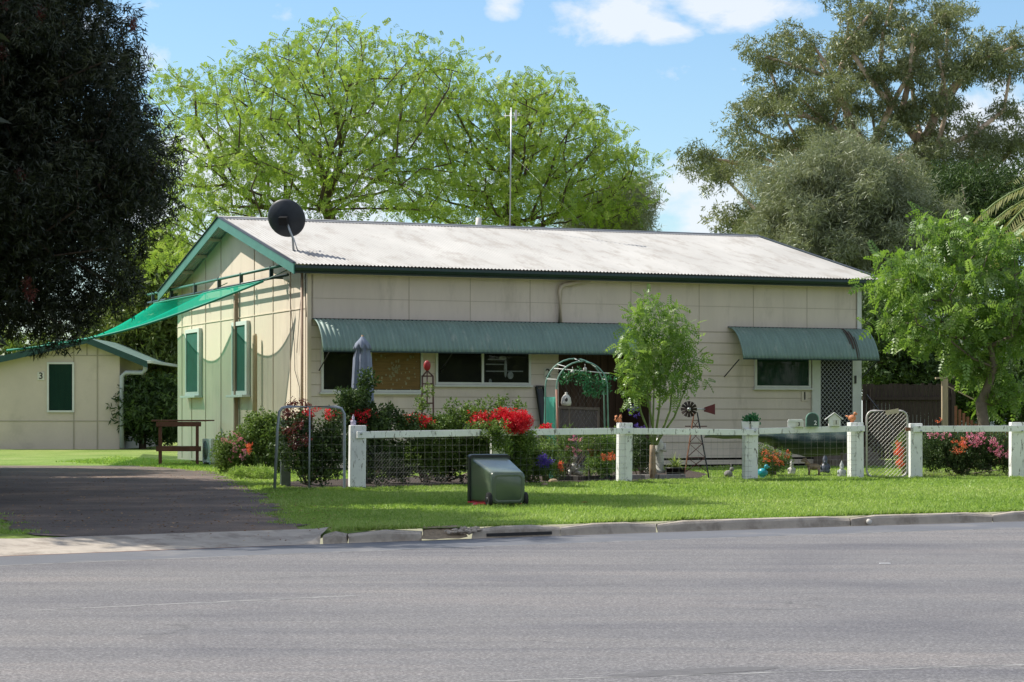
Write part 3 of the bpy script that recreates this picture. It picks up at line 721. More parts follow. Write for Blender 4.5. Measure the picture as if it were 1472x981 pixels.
# screen door
xa,_ = FW(1165,560); xb,_ = FW(1178,560); xc,_ = FW(1224,560); xd = LX-.10
zb = FW(1200,500)[1]
d = MB(); d.box(xb,xc,-.02,-.004,FLOOR,zb); door = d.build('screen_door', M_room, house)
f = MB(); f.box(xa+.02,xb,-.06,-.001,FLOOR-.1,zb); f.box(xc,xd,-.06,-.001,FLOOR-.1,zb); f.box(xa+.02,xd,-.062,-.001,FLOOR-.15,FLOOR-.1); f.build('door_frame', M_white, door)
g = MB(); z = FLOOR; Wd = xc-xb; st = .115; hh = zb-FLOOR
for sgn in (1,-1):
    c = -hh
    while c < Wd+hh:
        # line x = c + sgn*t, z = t
        pts = []
        if sgn == 1: t0 = max(0,-c); t1 = min(hh,Wd-c); p0 = (xb+c+t0, FLOOR+t0); p1 = (xb+c+t1, FLOOR+t1)
        else: t0 = max(0,c-Wd); t1 = min(hh,c); p0 = (xb+c-t0, FLOOR+t0); p1 = (xb+c-t1, FLOOR+t1)
        if t1-t0 > .02: g.bar((p0[0],-.035,p0[1]),(p1[0],-.035,p1[1]),.0075,.006,up=(0,1,0))
        c += st
g.build('diamond_grille', M_galv, door, fix=False)
h = MB(); x,z = FW(1228,546); h.box(x-.03,x+.02,-.085,-.062,z-.10,z+.10); h.build('handle', M_dark, door, bevel=.006)
# steps + handrail
s = MB()
for i in range(3): s.box(xa+.05,xd+.25,-.32*(3-i),-.32*(2-i)-.02 if i<2 else -.06,.0+.0,.17*(i+1)+.0 if i<2 else FLOOR-.16)
s.build('door_steps', M_gtimber, house, bevel=.008)
s = MB(); hx = LX+.12; s.tube([(hx,-.15,.2),(hx,-.15,1.78),(hx,-1.35,.95),(hx,-1.35,.05)],.018,8); s.build('handrail', M_dark, house)
# number plates on the wall
for txt,px,py,nm in (('1',1156,570,'house_number'),('2',787,537,'house_number')):
    x,z = FW(px,py); p_ = MB(); p_.box(x-.09,x+.09,-.028,-.016,z-.12,z+.12); q = p_.build(nm, M_plate if txt=='2' else M_wall_front, house); text_obj('digit', txt, M_num, q, .27, TM(x,-.032,z))
# awnings
def awning(pxl, pxr, pyt, drop, name='awning', brx=()):
    xl,zt_ = FW(pxl,pyt); xr,_ = FW(pxr,pyt); 
    out = .80; zb_ = zt_-drop; path = []
    for i in range(13):
        t = i/12; a = t*math.radians(74); R = 1.0
        y = -out*math.sin(a)/math.sin(math.radians(74)); z = zt_-(zt_-zb_)*(1-math.cos(a))/(1-math.cos(math.radians(74)))
        path.append([y,z])
    full = []
    for i,(y,z) in enumerate(path):
        a = path[max(i-1,0)]; b = path[min(i+1,12)]; ty,tz = b[0]-a[0],b[1]-a[1]; l = math.hypot(ty,tz); full.append((y,z,tz/l,-ty/l))
    mb = MB(); corr(mb,xl,xr,full,.105,.016,8); aw = mb.build(name, M_awn, house, fix=False)
    sd = aw.modifiers.new('thick','SOLIDIFY'); sd.thickness = .003
    e = MB(); e.bar((xl,-out-.003,zb_-.0),(xr,-out-.003,zb_-.0),.028,.03); e.bar((xl,-.02,zt_+.01),(xr,-.02,zt_+.01),.03,.03); e.build('edge_tube', M_dkgreen, aw)
    for x in brx:
        b = MB(); b.tube([(x,-.02,zb_-.42),(x,-out+.02,zb_-.015)],.014,6); b.build('bracket', M_dark, aw)
    return aw,xl,xr,zt_,zb_
A1 = awning(449,884+14,459,.75,brx=[.25,3.2,6.2])
A2 = awning(1046,1240,471,.79,brx=[FW(1046,500)[0]-.1, LX+.05])
# extend second awning slightly past the corner is part of its span; rust streak on it
st = MB(); x0 = LX-.62
for dx,w_,a0,a1 in ((0,.030,.10,.8),(.07,.022,.3,1),(-.07,.012,.3,.7),(.13,.012,.5,1)):
    vs = []
    for i in range(9):
        t = a0+(a1-a0)*i/8; a = t*math.radians(74); y = -.80*math.sin(a)/math.sin(math.radians(74))-.024; z = A2[3]-(.79)*(1-math.cos(a))/(1-math.cos(math.radians(74)))+.022
        ww = w_*(.4+.6*math.sin(math.pi*min(1,.15+t*.8))); vs += [(x0+dx-ww,y,z),(x0+dx+ww,y,z)]
    st.add(vs,[(2*i,2*i+2,2*i+3,2*i+1) for i in range(8)],True)
st.build('rust_streak', pm('dark_rust',(.06,.035,.025),.8,.4,14), A2[0], fix=False)
# overflow pipe under the eaves
x1_,z1_ = FW(845,402); x2_,z2_ = FW(803,411); _,z3_ = FW(803,464)
mb = MB(); mb.tube([(x1_,-.30,z1_+.05),(x1_,-.12,z1_-.03),(x2_+.12,-.09,z2_+.02),(x2_+.02,-.09,z2_-.03),(x2_,-.09,z2_-.14),(x2_,-.09,z3_)],.052,10); mb.build('waste_pipe', M_tan, house)
mb = MB(); x,z = FW(1066,405); mb.tube([(x,-.3,z+.06),(x,-.05,z)],.03,8); mb.build('eave_vent', M_white, house)
# corner downpipe and cables
y_,_ = GW(437,500,-.08); mb = MB(); mb.tube([(-.10,.16,zt-.05),(-.10,.16,.15)],.034,8); mb.build('downpipe', M_rust if False else pm('brown_pipe',(.46,.33,.24),.6,.2,4), house)
mb = MB(); mb.tube([(-.05,.02,zt-.05),(-.09,-.04,zt-.3),(-.06,-.04,zt-1.2)],.012,6); mb.build('cable', M_dark, house); mb = MB(); mb.tube([(LX+.03,.2,zt-.1),(LX+.14,.1,zt-.25),(LX+.12,.0,zt-.5)],.012,6); mb.build('cable', M_dark, house)
mb = MB()
c0 = Vector((-.04,2.2,4.3)); mb.tube([(-.04,1.4,4.4),(-.05,1.15,3.6),(-.04,.95,2.9),(-.045,.9,2.3),(-.04,.55,1.9),(-.04,.5,1.4)],.008,5); mb.build('cable', M_dark, house); mb = MB(); mb.tube([(-.04,.35,4.3),(-.04,.6,3.4),(-.04,.75,2.7)],.007,5); mb.build('cable', M_dark, house)
# gable windows (tall, narrow, with blinds)
def gwindow(pl, pr, pt, pb):
    ya,z1 = GW(pr,pt); yb,_ = GW(pl,pt); _,z0 = GW((pl+pr)/2,pb); x = -.012
    if ya > yb: ya,yb = yb,ya
    r = MB(); r.box(x-.062,x,ya+.16,yb-.1,z0+.1,z1-.1); r = r.build('window', M_teal, house); fw = .10
    f = MB(); f.box(x-.09,x,ya,yb,z1-fw,z1); f.box(x-.09,x,ya,yb,z0,z0+fw); f.box(x-.09,x,ya,ya+fw+.06,z0+fw,z1-fw); f.box(x-.09,x,yb-fw,yb,z0+fw,z1-fw); f.build('frame', M_white, r, bevel=.004)
    g = MB(); g.add([(x-.05,ya+fw,z0+fw),(x-.05,yb-fw,z0+fw),(x-.05,yb-fw,z1-fw),(x-.05,ya+fw,z1-fw)],[(0,1,2,3)]); g.build('pane', M_glass, r, fix=False)
    s_ = MB(); s_.box(x-.22,x,ya-.05,yb+.05,z0-.06,z0-.003); s_.build('sill', M_white, r, bevel=.005)
gwindow(271,291,472,569); gwindow(338,360,461,568)
# roof pipe
mb = MB(); x = FW(693,300,LY/2)[0]; mb.tube([(x,LY/2+.25,ZR-.15),(x,LY/2+.25,ZR+.28)],.075,12); mb.build('vent_pipe', M_plate, house)

# shade frame along the gable
sf = thing('pergola', 'dark green steel pergola rails on brackets running along the sunlit gable wall', 'pergola', HO, TH)
for dz in (0,-.24):
    mb = MB(); mb.tube([(-.32,.55,4.72+dz),(-.32,14.4,4.72+dz)],.035,8); mb.build('rail', M_green if dz == 0 else M_dkgreen, sf)
for y in (1.9,4.5,6.6,9.0,11.6,13.8):
    mb = MB(); mb.box(-.36,-.28,y-.03,y+.03,4.45,4.76); mb.tube([(-.32,y,4.48),(-.03,y,4.48)],.02,6); mb.build('bracket', M_dkgreen, sf)
mb = MB(); yp,_ = GW(338,500,-.1); mb.box(-.13,-.03,yp-.05,yp+.05,.0,4.5); mb.build('post', pm('brown_post',(.33,.235,.175),.8,.2,3,stretch=(6,6,.5)), sf, bevel=.006)
# shade sail: three anchor points by the wall, outer edge towards the neighbouring house
A = [HO+V*1.55-U*.62+Vector((0,0,4.38)), HO+V*6.95-U*.62+Vector((0,0,4.36)), HO+V*12.1-U*.62+Vector((0,0,4.36))]
Bp = [at(10,504,56), at(60,497,66), at(70,493,74)]
nu, nv = 48, 24; vs = []
for i in range(nu+1):
    t = i/nu*2; k_ = min(int(t),1); f_ = t-k_
    a = A[k_].lerp(A[k_+1],f_); b = Bp[k_].lerp(Bp[k_+1],f_); sc = math.sin(math.pi*f_)**.9
    a = a-U*.52*sc-Vector((0,0,.10*sc)); 
    for jx in range(nv+1):
        q = jx/nv; p = a.lerp(b,q); p.z -= .30*math.sin(math.pi*q)
        edge = min(i,nu-i)/nu; pull = math.sin(math.pi*q)*.55*max(0,1-edge*6); p += V*(pull if i < nu/2 else -pull)
        vs.append(p)
mb = MB(); m = nv+1; mb.add(vs,[(i*m+j_,(i+1)*m+j_,(i+1)*m+j_+1,i*m+j_+1) for i in range(nu) for j_ in range(nv)],True)
sail = thing('shade_sail', 'bright green shade cloth sail stretched from the cream gable towards the neighbour', 'shade sail')
mb.build('cloth', M_sail, sail, fix=False)
mb = MB(); mb.tube([vs[j_] for j_ in range(m)],.03,6); mb.tube([vs[i*m] for i in range(nu+1)],.02,6); mb.tube([vs[nu*m+j_] for j_ in range(m)],.02,6); mb.build('hem', pm('green_hem',(.01,.26,.17),.7,.1), sail, fix=False)
for a in A: mb = MB(); mb.tube([a, a+U*.55+Vector((0,0,.28))+V*-.25],.012,5); mb.build('rope', M_green, sail)

# satellite dish and aerial
yb_ = min([i/50 for i in range(5,150)], key=lambda y: abs(FW(422,362,y)[1]-rz_(y))); xb_ = FW(422,362,yb_)[0]
dz0 = rz_(yb_)
D0 = HO+U*xb_+V*yb_+Vector((0,0,dz0))
dish = thing('satellite_dish', 'dark round satellite dish seen from behind on the white roof corner', 'satellite dish', D0)
cpos = at(410.5,315,D0.y)-D0
ax = Vector((.22,.93,.36)).normalized(); q = ax.to_track_quat('Z','Y').to_matrix().to_4x4()
Md = Matrix.Translation(cpos)@q
mb = MB(); R = .46; prof = [(R*t,.15*t*t-.07) for t in [i/10 for i in range(11)]]+[(R*t,.15*t*t-.075-.006) for t in [1-i/10 for i in range(11)]]
mb.lathe(prof,32,M=Md); mb.build('reflector', M_dish, dish)
mb = MB(); mb.tube([(0,0,0),(-.02,0,.32),cpos+Vector((.03,-.10,-.06))],.026,8); mb.tube([(.10,.05,.0),(0,.0,.32)],.014,6); mb.build('mast', M_galv, dish)
mb = MB(); mb.box(-.10,.10,-.09,.09,-.22,-.075,Md); mb.build('bracket', M_dark, dish)
mb = MB(); mb.tube([Md@Vector((.0,-.44,.05)),Md@Vector((0,-.2,.52))],.014,6); mb.ell(Md@Vector((0,-.2,.54)),.05,8); mb.build('feed_arm', M_dark, dish)
xA = FW(733,320,LY/2)[0]; AB = HO+U*xA+V*(LY/2)+Vector((0,0,ZR+.03)); zt2 = at(735,155,AB.y).z-AB.z
ant = thing('tv_antenna', 'tall thin antenna mast rising from the roof ridge with a small aerial on top', 'antenna', AB)
mb = MB(); mb.tube([(0,0,-.02),(.04,0,zt2)],.018,8); mb.build('mast', M_galv, ant)
mb = MB()
for i,dx in enumerate((-.12,0,.12,.24)): mb.tube([(dx,-.16,zt2-.30+.02*i),(dx,.16,zt2-.12)],.008,5)
mb.tube([(-.16,0,zt2-.22),(.3,0,zt2-.20)],.012,5); mb.box(.13,.19,-.03,.03,zt2-.36,zt2-.06); mb.build('aerial', M_white, ant)
for p_ in (Vector((-1.6,-2.2,0)),Vector((2.4,-1.5,0))):
    w_ = Vector((p_.x,p_.y,0)); pw = AB+w_; ly_ = (pw-HO).dot(V); mb = MB(); mb.tube([(.02,0,zt2*.62),(w_.x,w_.y,rz_(ly_)-AB.z+.03)],.002,3); mb.build('guy_wire', M_galv, ant)

# pole leaning on gable, AC unit, table
y_,z1 = GW(368,480,-.12); _,z0 = GW(368,625,-.12)
p = thing('timber_pole', 'pale round-topped timber pole standing against the sunlit gable wall', 'pole', HO+U*-.15+V*y_, TH)
mb = MB(); mb.tube([(0,0,0),(0,0,z1-.06),(0,0,z1)],[.06,.06,.04],10); mb.build('pole', M_pole, p)
ac = G(305,668); acs = thing('air_conditioner', 'small white air conditioner outdoor unit beside the gable wall', 'air conditioner', ac, TH-math.pi/2)
# unit faces along gable normal
mb = MB(); mb.box(-.42,.42,-.15,.15,.05,.66); mb.box(-.36,-.28,-.15,.15,0,.05); mb.box(.28,.36,-.15,.15,0,.05); mb.build('casing', M_white, acs, bevel=.012)
mb = MB(); mb.tube([(-.1,-.152,.36),(-.1,-.158,.36)],.24,20); g_ = mb.build('fan_opening', pm('fan_dark',(.10,.10,.11),.6,.1), acs)
mb = MB()
for r_ in (.06,.12,.18,.24): mb.tube([(-.1+r_*math.cos(a),-.165,.36+r_*math.sin(a)) for a in [i*math.tau/20 for i in range(21)]],.004,4)
mb.build('fan_guard', M_white, acs, fix=False)
tb = at_g(257,57.3); tt = thing('timber_table', 'rickety red-brown timber table with a low shelf beside the gable', 'table', tb, math.radians(8))
sc = F/tb.y; hw = 33/sc; zt_ = (658-594)/sc
mb = MB()
for k_,yy in enumerate((-.22,0,.22)): mb.box(-hw-.1,hw+.12+.1*k_,yy-.105,yy+.105,zt_-.04+.004*k_,zt_)
mb.build('tabletop', M_redtimber, tt, bevel=.006)
for sx,sy in ((-1,-1),(-1,1),(1,-1),(1,1)):
    mb = MB(); x = sx*(hw-.12); mb.box(x-.04,x+.04,sy*.26-.04,sy*.26+.04,0,zt_-.05); mb.build('leg', M_redtimber, tt)
mb = MB(); mb.box(-hw+.08,hw-.08,-.3,.3,.42,.47); mb.build('shelf', M_redtimber, tt)
mb = MB(); mb.box(-hw+.02,hw-.02,-.33,-.30,zt_-.17,zt_-.05); mb.box(-hw+.02,hw-.02,-.33,-.3,.34,.47); mb.build('rail', M_redtimber, tt)
pp = G(183,642); pr_ = thing('pot_plant', 'terracotta pot of dark foliage beside the neighbour downpipe', 'pot plant', pp)
mb = MB(); mb.lathe([(0,0),(.24,0),(.3,.35),(.34,.36),(.34,.42),(.28,.42),(.27,.36),(0,.36)],16); mb.build('pot', M_terra, pr_)
rng = np.random.default_rng(4); vs,ti = scatter(rng,np.array([[0,0,.55],[.1,0,.7],[-.1,0,.65]]),40,(.14,.14,.14),T_six,.13); quads_obj('foliage',vs,L_dkgreen,pr_,ti)

# ================================================================ NEIGHBOUR HOUSE (number 3)
YN = 83.0
def NX(px): return (px-CX)/F*YN
def NZ(py): return H+(HY-py)/F*YN
nb = thing('neighbour_house', 'small cream bungalow gable with dark green roof edge behind the dark tree', 'house', (NX(172),YN,0))
xo = NX(172); ap = NX(128)-xo; za_ = NZ(486); er = NX(215)-xo; ze_ = NZ(521); xl = NX(-60)-xo; sl = (za_-ze_)/(er-ap)
def nroof(x): return za_-sl*abs(x-ap)*(1 if x > ap else .55)
mb = MB(); mb.prism([(xl,.0),(0,.0),(0,nroof(0)-.08),(ap,za_-.08),(xl,nroof(xl)-.08)],0,.12,'y'); mb.box(-.12,0,.12,9,0,nroof(0)-.08); mb.box(xl,xl+.12,.12,9,0,nroof(xl)-.1); mb.box(xl,0,8.9,9,0,nroof(xl)-.1); mb.build('wall', pm('neighbour_cream',(.57,.49,.41),.75,.05,1.2,.05,40,dirt=((.34,.30,.24),.7,.3,.55)), nb)
mb = MB(); j = MB()
for p_ in (106,140): x = NX(p_)-xo; j.box(x-.02,x+.02,-.02,-.001,0,nroof(x)-.1)
x = NX(125)-xo; j.box(x-.02,x+.02,-.02,-.001,NZ(512),nroof(x)-.1)
j.box(xl,0,-.018,-.001,NZ(512),NZ(512)+.03); j.box(xl,0,-.018,-.001,NZ(606),NZ(606)+.03)
j.build('batten', pm('neighbour_batten',(.36,.32,.25),.75,.05), nb)
for (xa,xb_2) in ((ap,er),(ap,xl-.4)):
    mb = MB(); za2,zb2 = nroof(xa),nroof(xb_2); mb.add([(xa,-.45,za2),(xb_2,-.45,zb2),(xb_2,9.3,zb2),(xa,9.3,za2),(xa,-.45,za2-.03),(xb_2,-.45,zb2-.03),(xb_2,9.3,zb2-.03),(xa,9.3,za2-.03)],[(0,1,2,3),(7,6,5,4),(0,4,5,1),(1,5,6,2),(2,6,7,3)]); mb.build('roof', M_awn, nb)
    mb = MB(); mb.prism([(xa,za2+.02),(xb_2,zb2+.02),(xb_2,zb2-.22),(xa,za2-.22)],-.50,-.46,'y'); mb.build('barge_board', pm('neighbour_green',(.02,.065,.055),.4,.2) if 'neighbour_green' not in MATS else MATS['neighbour_green'], nb)
mb = MB(); mb.box(er-.02,er+.14,-.5,9.3,ze_-.05,ze_+.06); mb.build('gutter', M_white, nb, bevel=.01)
mb = MB(); dx = NX(176)-xo; gx = NX(210)-xo; mb.tube([(gx,-.2,NZ(522)),(gx,-.2,NZ(532)),(gx-.1,-.15,NZ(536)),(dx+.15,-.12,NZ(536)),(dx,-.12,NZ(541)),(dx,-.12,0.05)],.085,10); mb.build('downpipe', pm('pale_blue_pipe',(.42,.46,.47),.5,.08), nb)
wx0,wx1,wz0,wz1 = NX(68)-xo,NX(107)-xo,NZ(593),NZ(521)
mb = MB(); mb.box(wx0+.06,wx1-.06,-.02,-.002,wz0+.06,wz1-.06); wn = mb.build('window', M_curtain, nb)
mb = MB(); mb.box(wx0,wx1,-.07,-.001,wz1-.07,wz1); mb.box(wx0,wx1,-.07,-.001,wz0,wz0+.07); mb.box(wx0,wx0+.07,-.07,-.001,wz0+.07,wz1-.07); mb.box(wx1-.07,wx1,-.07,-.001,wz0+.07,wz1-.07); mb.build('frame', M_white, wn)
mb = MB(); mb.add([(wx0+.07,-.045,wz0+.07),(wx1-.07,-.045,wz0+.07),(wx1-.07,-.045,wz1-.07),(wx0+.07,-.045,wz1-.07)],[(0,1,2,3)]); mb.build('pane', M_glass, wn, fix=False)
x,z = NX(59)-xo,NZ(541); mb = MB(); mb.box(x-.13,x+.13,-.03,-.003,z-.15,z+.15); q_ = mb.build('house_number', M_plate, nb); text_obj('digit','3',M_num,q_,.34,TM(x,-.036,z))

# ================================================================ FENCE
PX = [(513,37.4),(715,39.3),(897,41.3),(1078,42.9),(1230,44.0)]
POSTS = [Vector(((p-CX)/F*Y,Y,0)) for p,Y in PX]; RP = [Vector(((p-CX)/F*Y,Y,0)) for p,Y in ((1316,44.1),(1461,44.5),(1625,44.9))]
fen = thing('garden_fence', 'weathered white post and rail front fence with wire mesh left of the small gate', 'fence', POSTS[0])
fen2 = thing('garden_fence', 'white post and rail fence section right of the small wire gate', 'fence', RP[0])
def post(parent, P, w, h, ang, mat=M_fencew):
    o = P-parent.location; M = Matrix.Translation(o)@Matrix.Rotation(ang,4,'Z')@Matrix.Rotation(random.uniform(-.012,.012),4,'Y')
    mb = MB(); mb.box(-w/2,w/2,-w*.4,w*.4,-.05,h,M); return mb.build('post', mat, parent, bevel=.012)
ang = math.atan2(POSTS[-1].y-POSTS[0].y, POSTS[-1].x-POSTS[0].x)
for P,w_,h_ in zip(POSTS,(.27,.24,.26,.26,.27),(1.09,1.0,1.12,1.0,1.12)): post(fen,P,w_,h_,ang*.35)
for P,w_,h_ in zip(RP,(.24,.26,.26),(1.10,1.12,1.12)): post(fen2,P,w_,h_,.05)
nrm = Vector((math.sin(ang),-math.cos(ang),0))
def railseg(parent, a, b, z0, z1, off=.13, w=.035, h=.115):
    o = parent.location; d = (b-a).normalized(); nn = Vector((d.y,-d.x,0)); mb = MB()
    mb.bar(a-o-d*.10+nn*off+Vector((0,0,z0)), b-o+d*.10+nn*off+Vector((0,0,z1)), w, h); return mb.build('rail', M_fencew, parent, bevel=.006)
mid = POSTS[0].lerp(POSTS[1],.86)
railseg(fen,POSTS[0],mid,.93,.955,.145); railseg(fen,mid+(POSTS[1]-mid)*.3,POSTS[2]-.0*(POSTS[2]-POSTS[1]),.955,.97,.152)
railseg(fen,POSTS[2]+(POSTS[3]-POSTS[2])*.07,POSTS[3],.965,.93,.15); railseg(fen,POSTS[3]+(POSTS[4]-POSTS[3])*.08,POSTS[4],.955,1.0,.155)
railseg(fen2,RP[0],RP[1],.99,.995,.14,h=.12); railseg(fen2,RP[1]+(RP[2]-RP[1])*.1,RP[2],.995,.99,.14,h=.12)
for P,par in [(p,fen) for p in POSTS]+[(p,fen2) for p in RP]:
    mb = MB(); c = P-par.location+nrm*.178; mb.tube([c+Vector((-.02,0,.95)),c+Vector((-.02,0,.95))+nrm*.015],.02,8); mb.build('bolt', M_galv, par)
# wire mesh
def wires(parent, a, b, off, zs_, step, r=.0016, ztop=.92, sag=0):
    o = parent.location; L = (b-a).length; d = (b-a)/L; nn = Vector((d.y,-d.x,0)); mb = MB(); n = int(L/step)
    for z in zs_: mb.tube([a-o+nn*off+d*t*L+Vector((0,0,z+random.uniform(-.008,.008))) for t in [i/8 for i in range(9)]],r,4,cap=False)
    for i in range(n+1):
        p = a-o+nn*off+d*(i*step); mb.tube([p+Vector((0,0,.03)),p+Vector((random.uniform(-.01,.01),0,ztop))],r,4,cap=False)
    return mb.build('wire_mesh', M_wire, parent, fix=False)
for i in range(4): wires(fen,POSTS[i],POSTS[i+1],.10,[.08,.18,.28,.38,.5,.62,.74,.86],.15)
# loose chicken wire on the left bay
def chicken(parent, a, b, z0, z1, off, cell=.065):
    o = parent.location; L = (b-a).length; d = (b-a)/L; nn = Vector((d.y,-d.x,0)); mb = MB()
    def P(u_,z): return a-o+nn*(off+.02*math.sin(u_*3))+d*u_+Vector((0,0,z))
    for sgn in (1,-1):
        c = -1.0
        while c < L+1:
            p = []
            for k_ in range(9):
                z = z0+(z1-z0)*k_/8; u_ = c+sgn*(z-z0)
                if 0 <= u_ <= L and z < z0+(z1-z0)*(1-.75*u_/L): p.append(P(u_,z))
            if len(p) > 1: mb.tube(p,.0011,3,cap=False)
            c += cell
    return mb.build('chicken_wire', M_wire, parent, fix=False)
chicken(fen,POSTS[0],POSTS[0].lerp(POSTS[1],.62),.03,.85,.13)
# right wire gate
gL = Vector(((1245-CX)/F*44.0,43.93,0)); gR = Vector(((1304-CX)/F*44.0,43.99,0)); W_ = (gR-gL).length
gate = thing('wire_gate', 'small pale metal garden gate with diagonal chain wire between two white posts', 'gate', gL, math.atan2((gR-gL).y,(gR-gL).x))
def gate_frame(Wd, Ht, r, z0=.04, rc=.14):
    path = [(0,0,z0+rc)]; 
    path += [(0,0,Ht-rc)]+[(rc-rc*math.cos(a),0,Ht-rc+rc*math.sin(a)) for a in [math.radians(x) for x in (22,45,67,90)]]
    path += [(Wd-rc,0,Ht)]+[(Wd-rc+rc*math.sin(a),0,Ht-rc+rc*math.cos(a)) for a in [math.radians(x) for x in (22,45,67,90)]]
    path += [(Wd,0,z0+rc)]+[(Wd-rc+rc*math.cos(a),0,z0+rc-rc*math.sin(a)) for a in [math.radians(x) for x in (22,45,67,90)]]
    path += [(rc,0,z0)]+[(rc-rc*math.sin(a),0,z0+rc-rc*math.cos(a)) for a in [math.radians(x) for x in (22,45,67,90)]]
    mb = MB(); mb.tube(path,r,8); return mb
gt_h = 1.35
M_gate = pm('pale_gate_steel',(.48,.46,.43),.45,.15,9,metal=.3,dirt=((.24,.12,.08),7,.7,.62))
gate_frame(W_,gt_h,.020).build('frame', M_gate, gate)
mb = MB(); st = .082
for sgn in (1,-1):
    c = -gt_h
    while c < W_+gt_h:
        hh = gt_h-.06
        if sgn == 1: t0 = max(0,-c); t1 = min(hh,W_-c); p0=(c+t0,.05+t0); p1=(c+t1,.05+t1)
        else: t0 = max(0,c-W_); t1 = min(hh,c); p0=(c-t0,.05+t0); p1=(c-t1,.05+t1)
        if t1-t0 > .03: mb.tube([(p0[0],.0+.004*sgn,p0[1]),(p1[0],.004*sgn,p1[1])],.0040 if sgn==1 else .0014,4,cap=False)
        c += st
mb.build('chain_wire', M_gate, gate, fix=False)
mb = MB(); Mx = Matrix.Translation((W_*.62,-.03,gt_h-.02))@Matrix.Rotation(-.17,4,'Y'); mb.box(-.13,.13,-.012,0,-.045,.045,Mx); mb.build('tag_plate', pm('old_plate',(.48,.40,.30),.6,.2), gate)
mb = MB(); mb.box(W_-.03,W_+.06,-.03,.02,.95,1.02); mb.build('latch', M_rust, gate)
# left tube gate, standing open
a = at_g(399,36.9); b = at_g(495,37.1); Wg = (b-a).length
gate2 = thing('tube_gate', 'tall bluish-grey tubular gate frame in the shade left of the cracked post', 'gate', a, math.atan2((b-a).y,(b-a).x))
M_blueg = pm('blue_grey_steel',(.30,.335,.37),.4,.15,8,metal=.4)
path = [(-.05,0,.02),(0,0,1.05),(.03,0,1.32),(.08,0,1.38),(.16,0,1.40),(Wg-.14,0,1.40),(Wg-.05,0,1.37),(Wg,0,1.28),(Wg,0,.05),(Wg-.02,0,.02)]
mb = MB(); mb.tube(path,.024,8); mb.build('frame', M_blueg, gate2)
mb = MB(); mb.tube([(Wg*.47,0,.0),(Wg*.48,0,1.39)],.016,6); mb.build('upright', M_blueg, gate2)
mb = MB()
for z in np.arange(.12,1.35,.13): mb.tube([(0,.0,z),(Wg,.0,z)],.0013,3,cap=False)
for x in np.arange(.1,Wg,.16): mb.tube([(x,0,.1),(x,0,1.38)],.0013,3,cap=False)
mb.build('wire_mesh', M_wire, gate2, fix=False)
for i,(px_,ht,wd,mt) in enumerate(((404,1.45,.03,M_galv),(414,1.62,.035,M_rust))):
    s_ = G(px_,699); t_ = thing('metal_stake', ('thin grey metal stake standing behind the open tube gate','rusty steel star picket stake standing behind the open tube gate')[i], 'stake', s_)
    mb = MB(); mb.bar((0,0,0),(0,0,ht-.3 if i == 0 else ht-.25),wd,wd*.7); mb.build('stake', mt, t_)
sp = G(411,700); t_ = thing('old_post', 'stumpy grey-green timber post behind the open tube gate', 'post', sp); mb = MB(); mb.box(-.08,.08,-.06,.06,0,1.18); mb.build('post', pm('mossy_post',(.16,.19,.15),.9,.2,5), t_, bevel=.01)

# ================================================================ LETTERBOXES AND THINGS ON THE FENCE
pr = POSTS[3]; pr2 = POSTS[4]; dR = (pr2-pr).normalized()
def onrail(px):
    # point on rail line under pixel column
    a = (px-CX)/F; t = (a*pr.y-pr.x)/((pr2.x-pr.x)-a*(pr2.y-pr.y)); P = pr+(pr2-pr)*t; P.z = .955+(1.0-.955)*t+.060; return P+nrm*.13
la = math.radians(-6)
P = onrail(1137); lb = thing('letterbox', 'small low white letterbox numbered 3 on the fence rail', 'letterbox', P, la, 'letterboxes on the rail')
mb = MB(); mb.box(-.15,.15,-.10,.12,0,.10); mb.prism([(-.16,.10),(.16,.10),(.13,.15),(-.13,.15)],-.11,.13,'y'); mb.build('box', M_lbwhite, lb, bevel=.004)
mb = MB(); mb.box(.0,.13,-.106,-.101,.01,.095); f_ = mb.build('number_plate', M_plate, lb); text_obj('digit','3',M_num,f_,.10,TM(.065,-.109,.052),.002)
P = onrail(1161); lb = thing('letterbox', 'green round-topped letterbox numbered 2 on the fence rail', 'letterbox', P, la, 'letterboxes on the rail')
rr = .125; zc = .15
prof = [(-rr,0),(rr,0),(rr,zc)]+[(rr*math.cos(a),zc+rr*math.sin(a)) for a in [math.radians(x) for x in range(15,180,15)]]+[(-rr,zc)]
mb = MB(); mb.prism(prof,-.22,.16,'y'); mb.build('body', M_lbgreen, lb, bevel=.004)
prof2 = [(x*.86,.012+z*.90) for x,z in prof]
mb = MB(); mb.prism(prof2,-.226,-.221,'y'); mb.build('front_face', M_lbdark, lb)
mb = MB(); mb.box(.01,.1,-.232,-.227,.02,.12); f_ = mb.build('number_plate', M_lbdark, lb); text_obj('digit','2',M_numw,f_,.12,TM(.055,-.2355,.07),.002)
P = onrail(1191); lb = thing('letterbox', 'tall white house-shaped letterbox numbered 1 on the fence rail', 'letterbox', P, la, 'letterboxes on the rail')
mb = MB(); mb.prism([(-.09,0),(.14,0),(.14,.13),(.14,.145),(.025,.25),(-.09,.145)],-.12,.12,'y'); mb.build('box', M_lbwhite, lb, bevel=.003)
mb = MB(); mb.bar((.025,0,.262),(-.16,0,.125),.30,.016,up=(.6,0,.8)); mb.bar((.025,0,.262),(.19,0,.135),.30,.016,up=(-.6,0,.8)); mb.build('roof', M_lbwhite, lb)
mb = MB(); mb.box(0,.11,-.126,-.121,.02,.12); f_ = mb.build('number_plate', M_plate, lb); text_obj('digit','1',M_num,f_,.11,TM(.055,-.129,.07),.002)
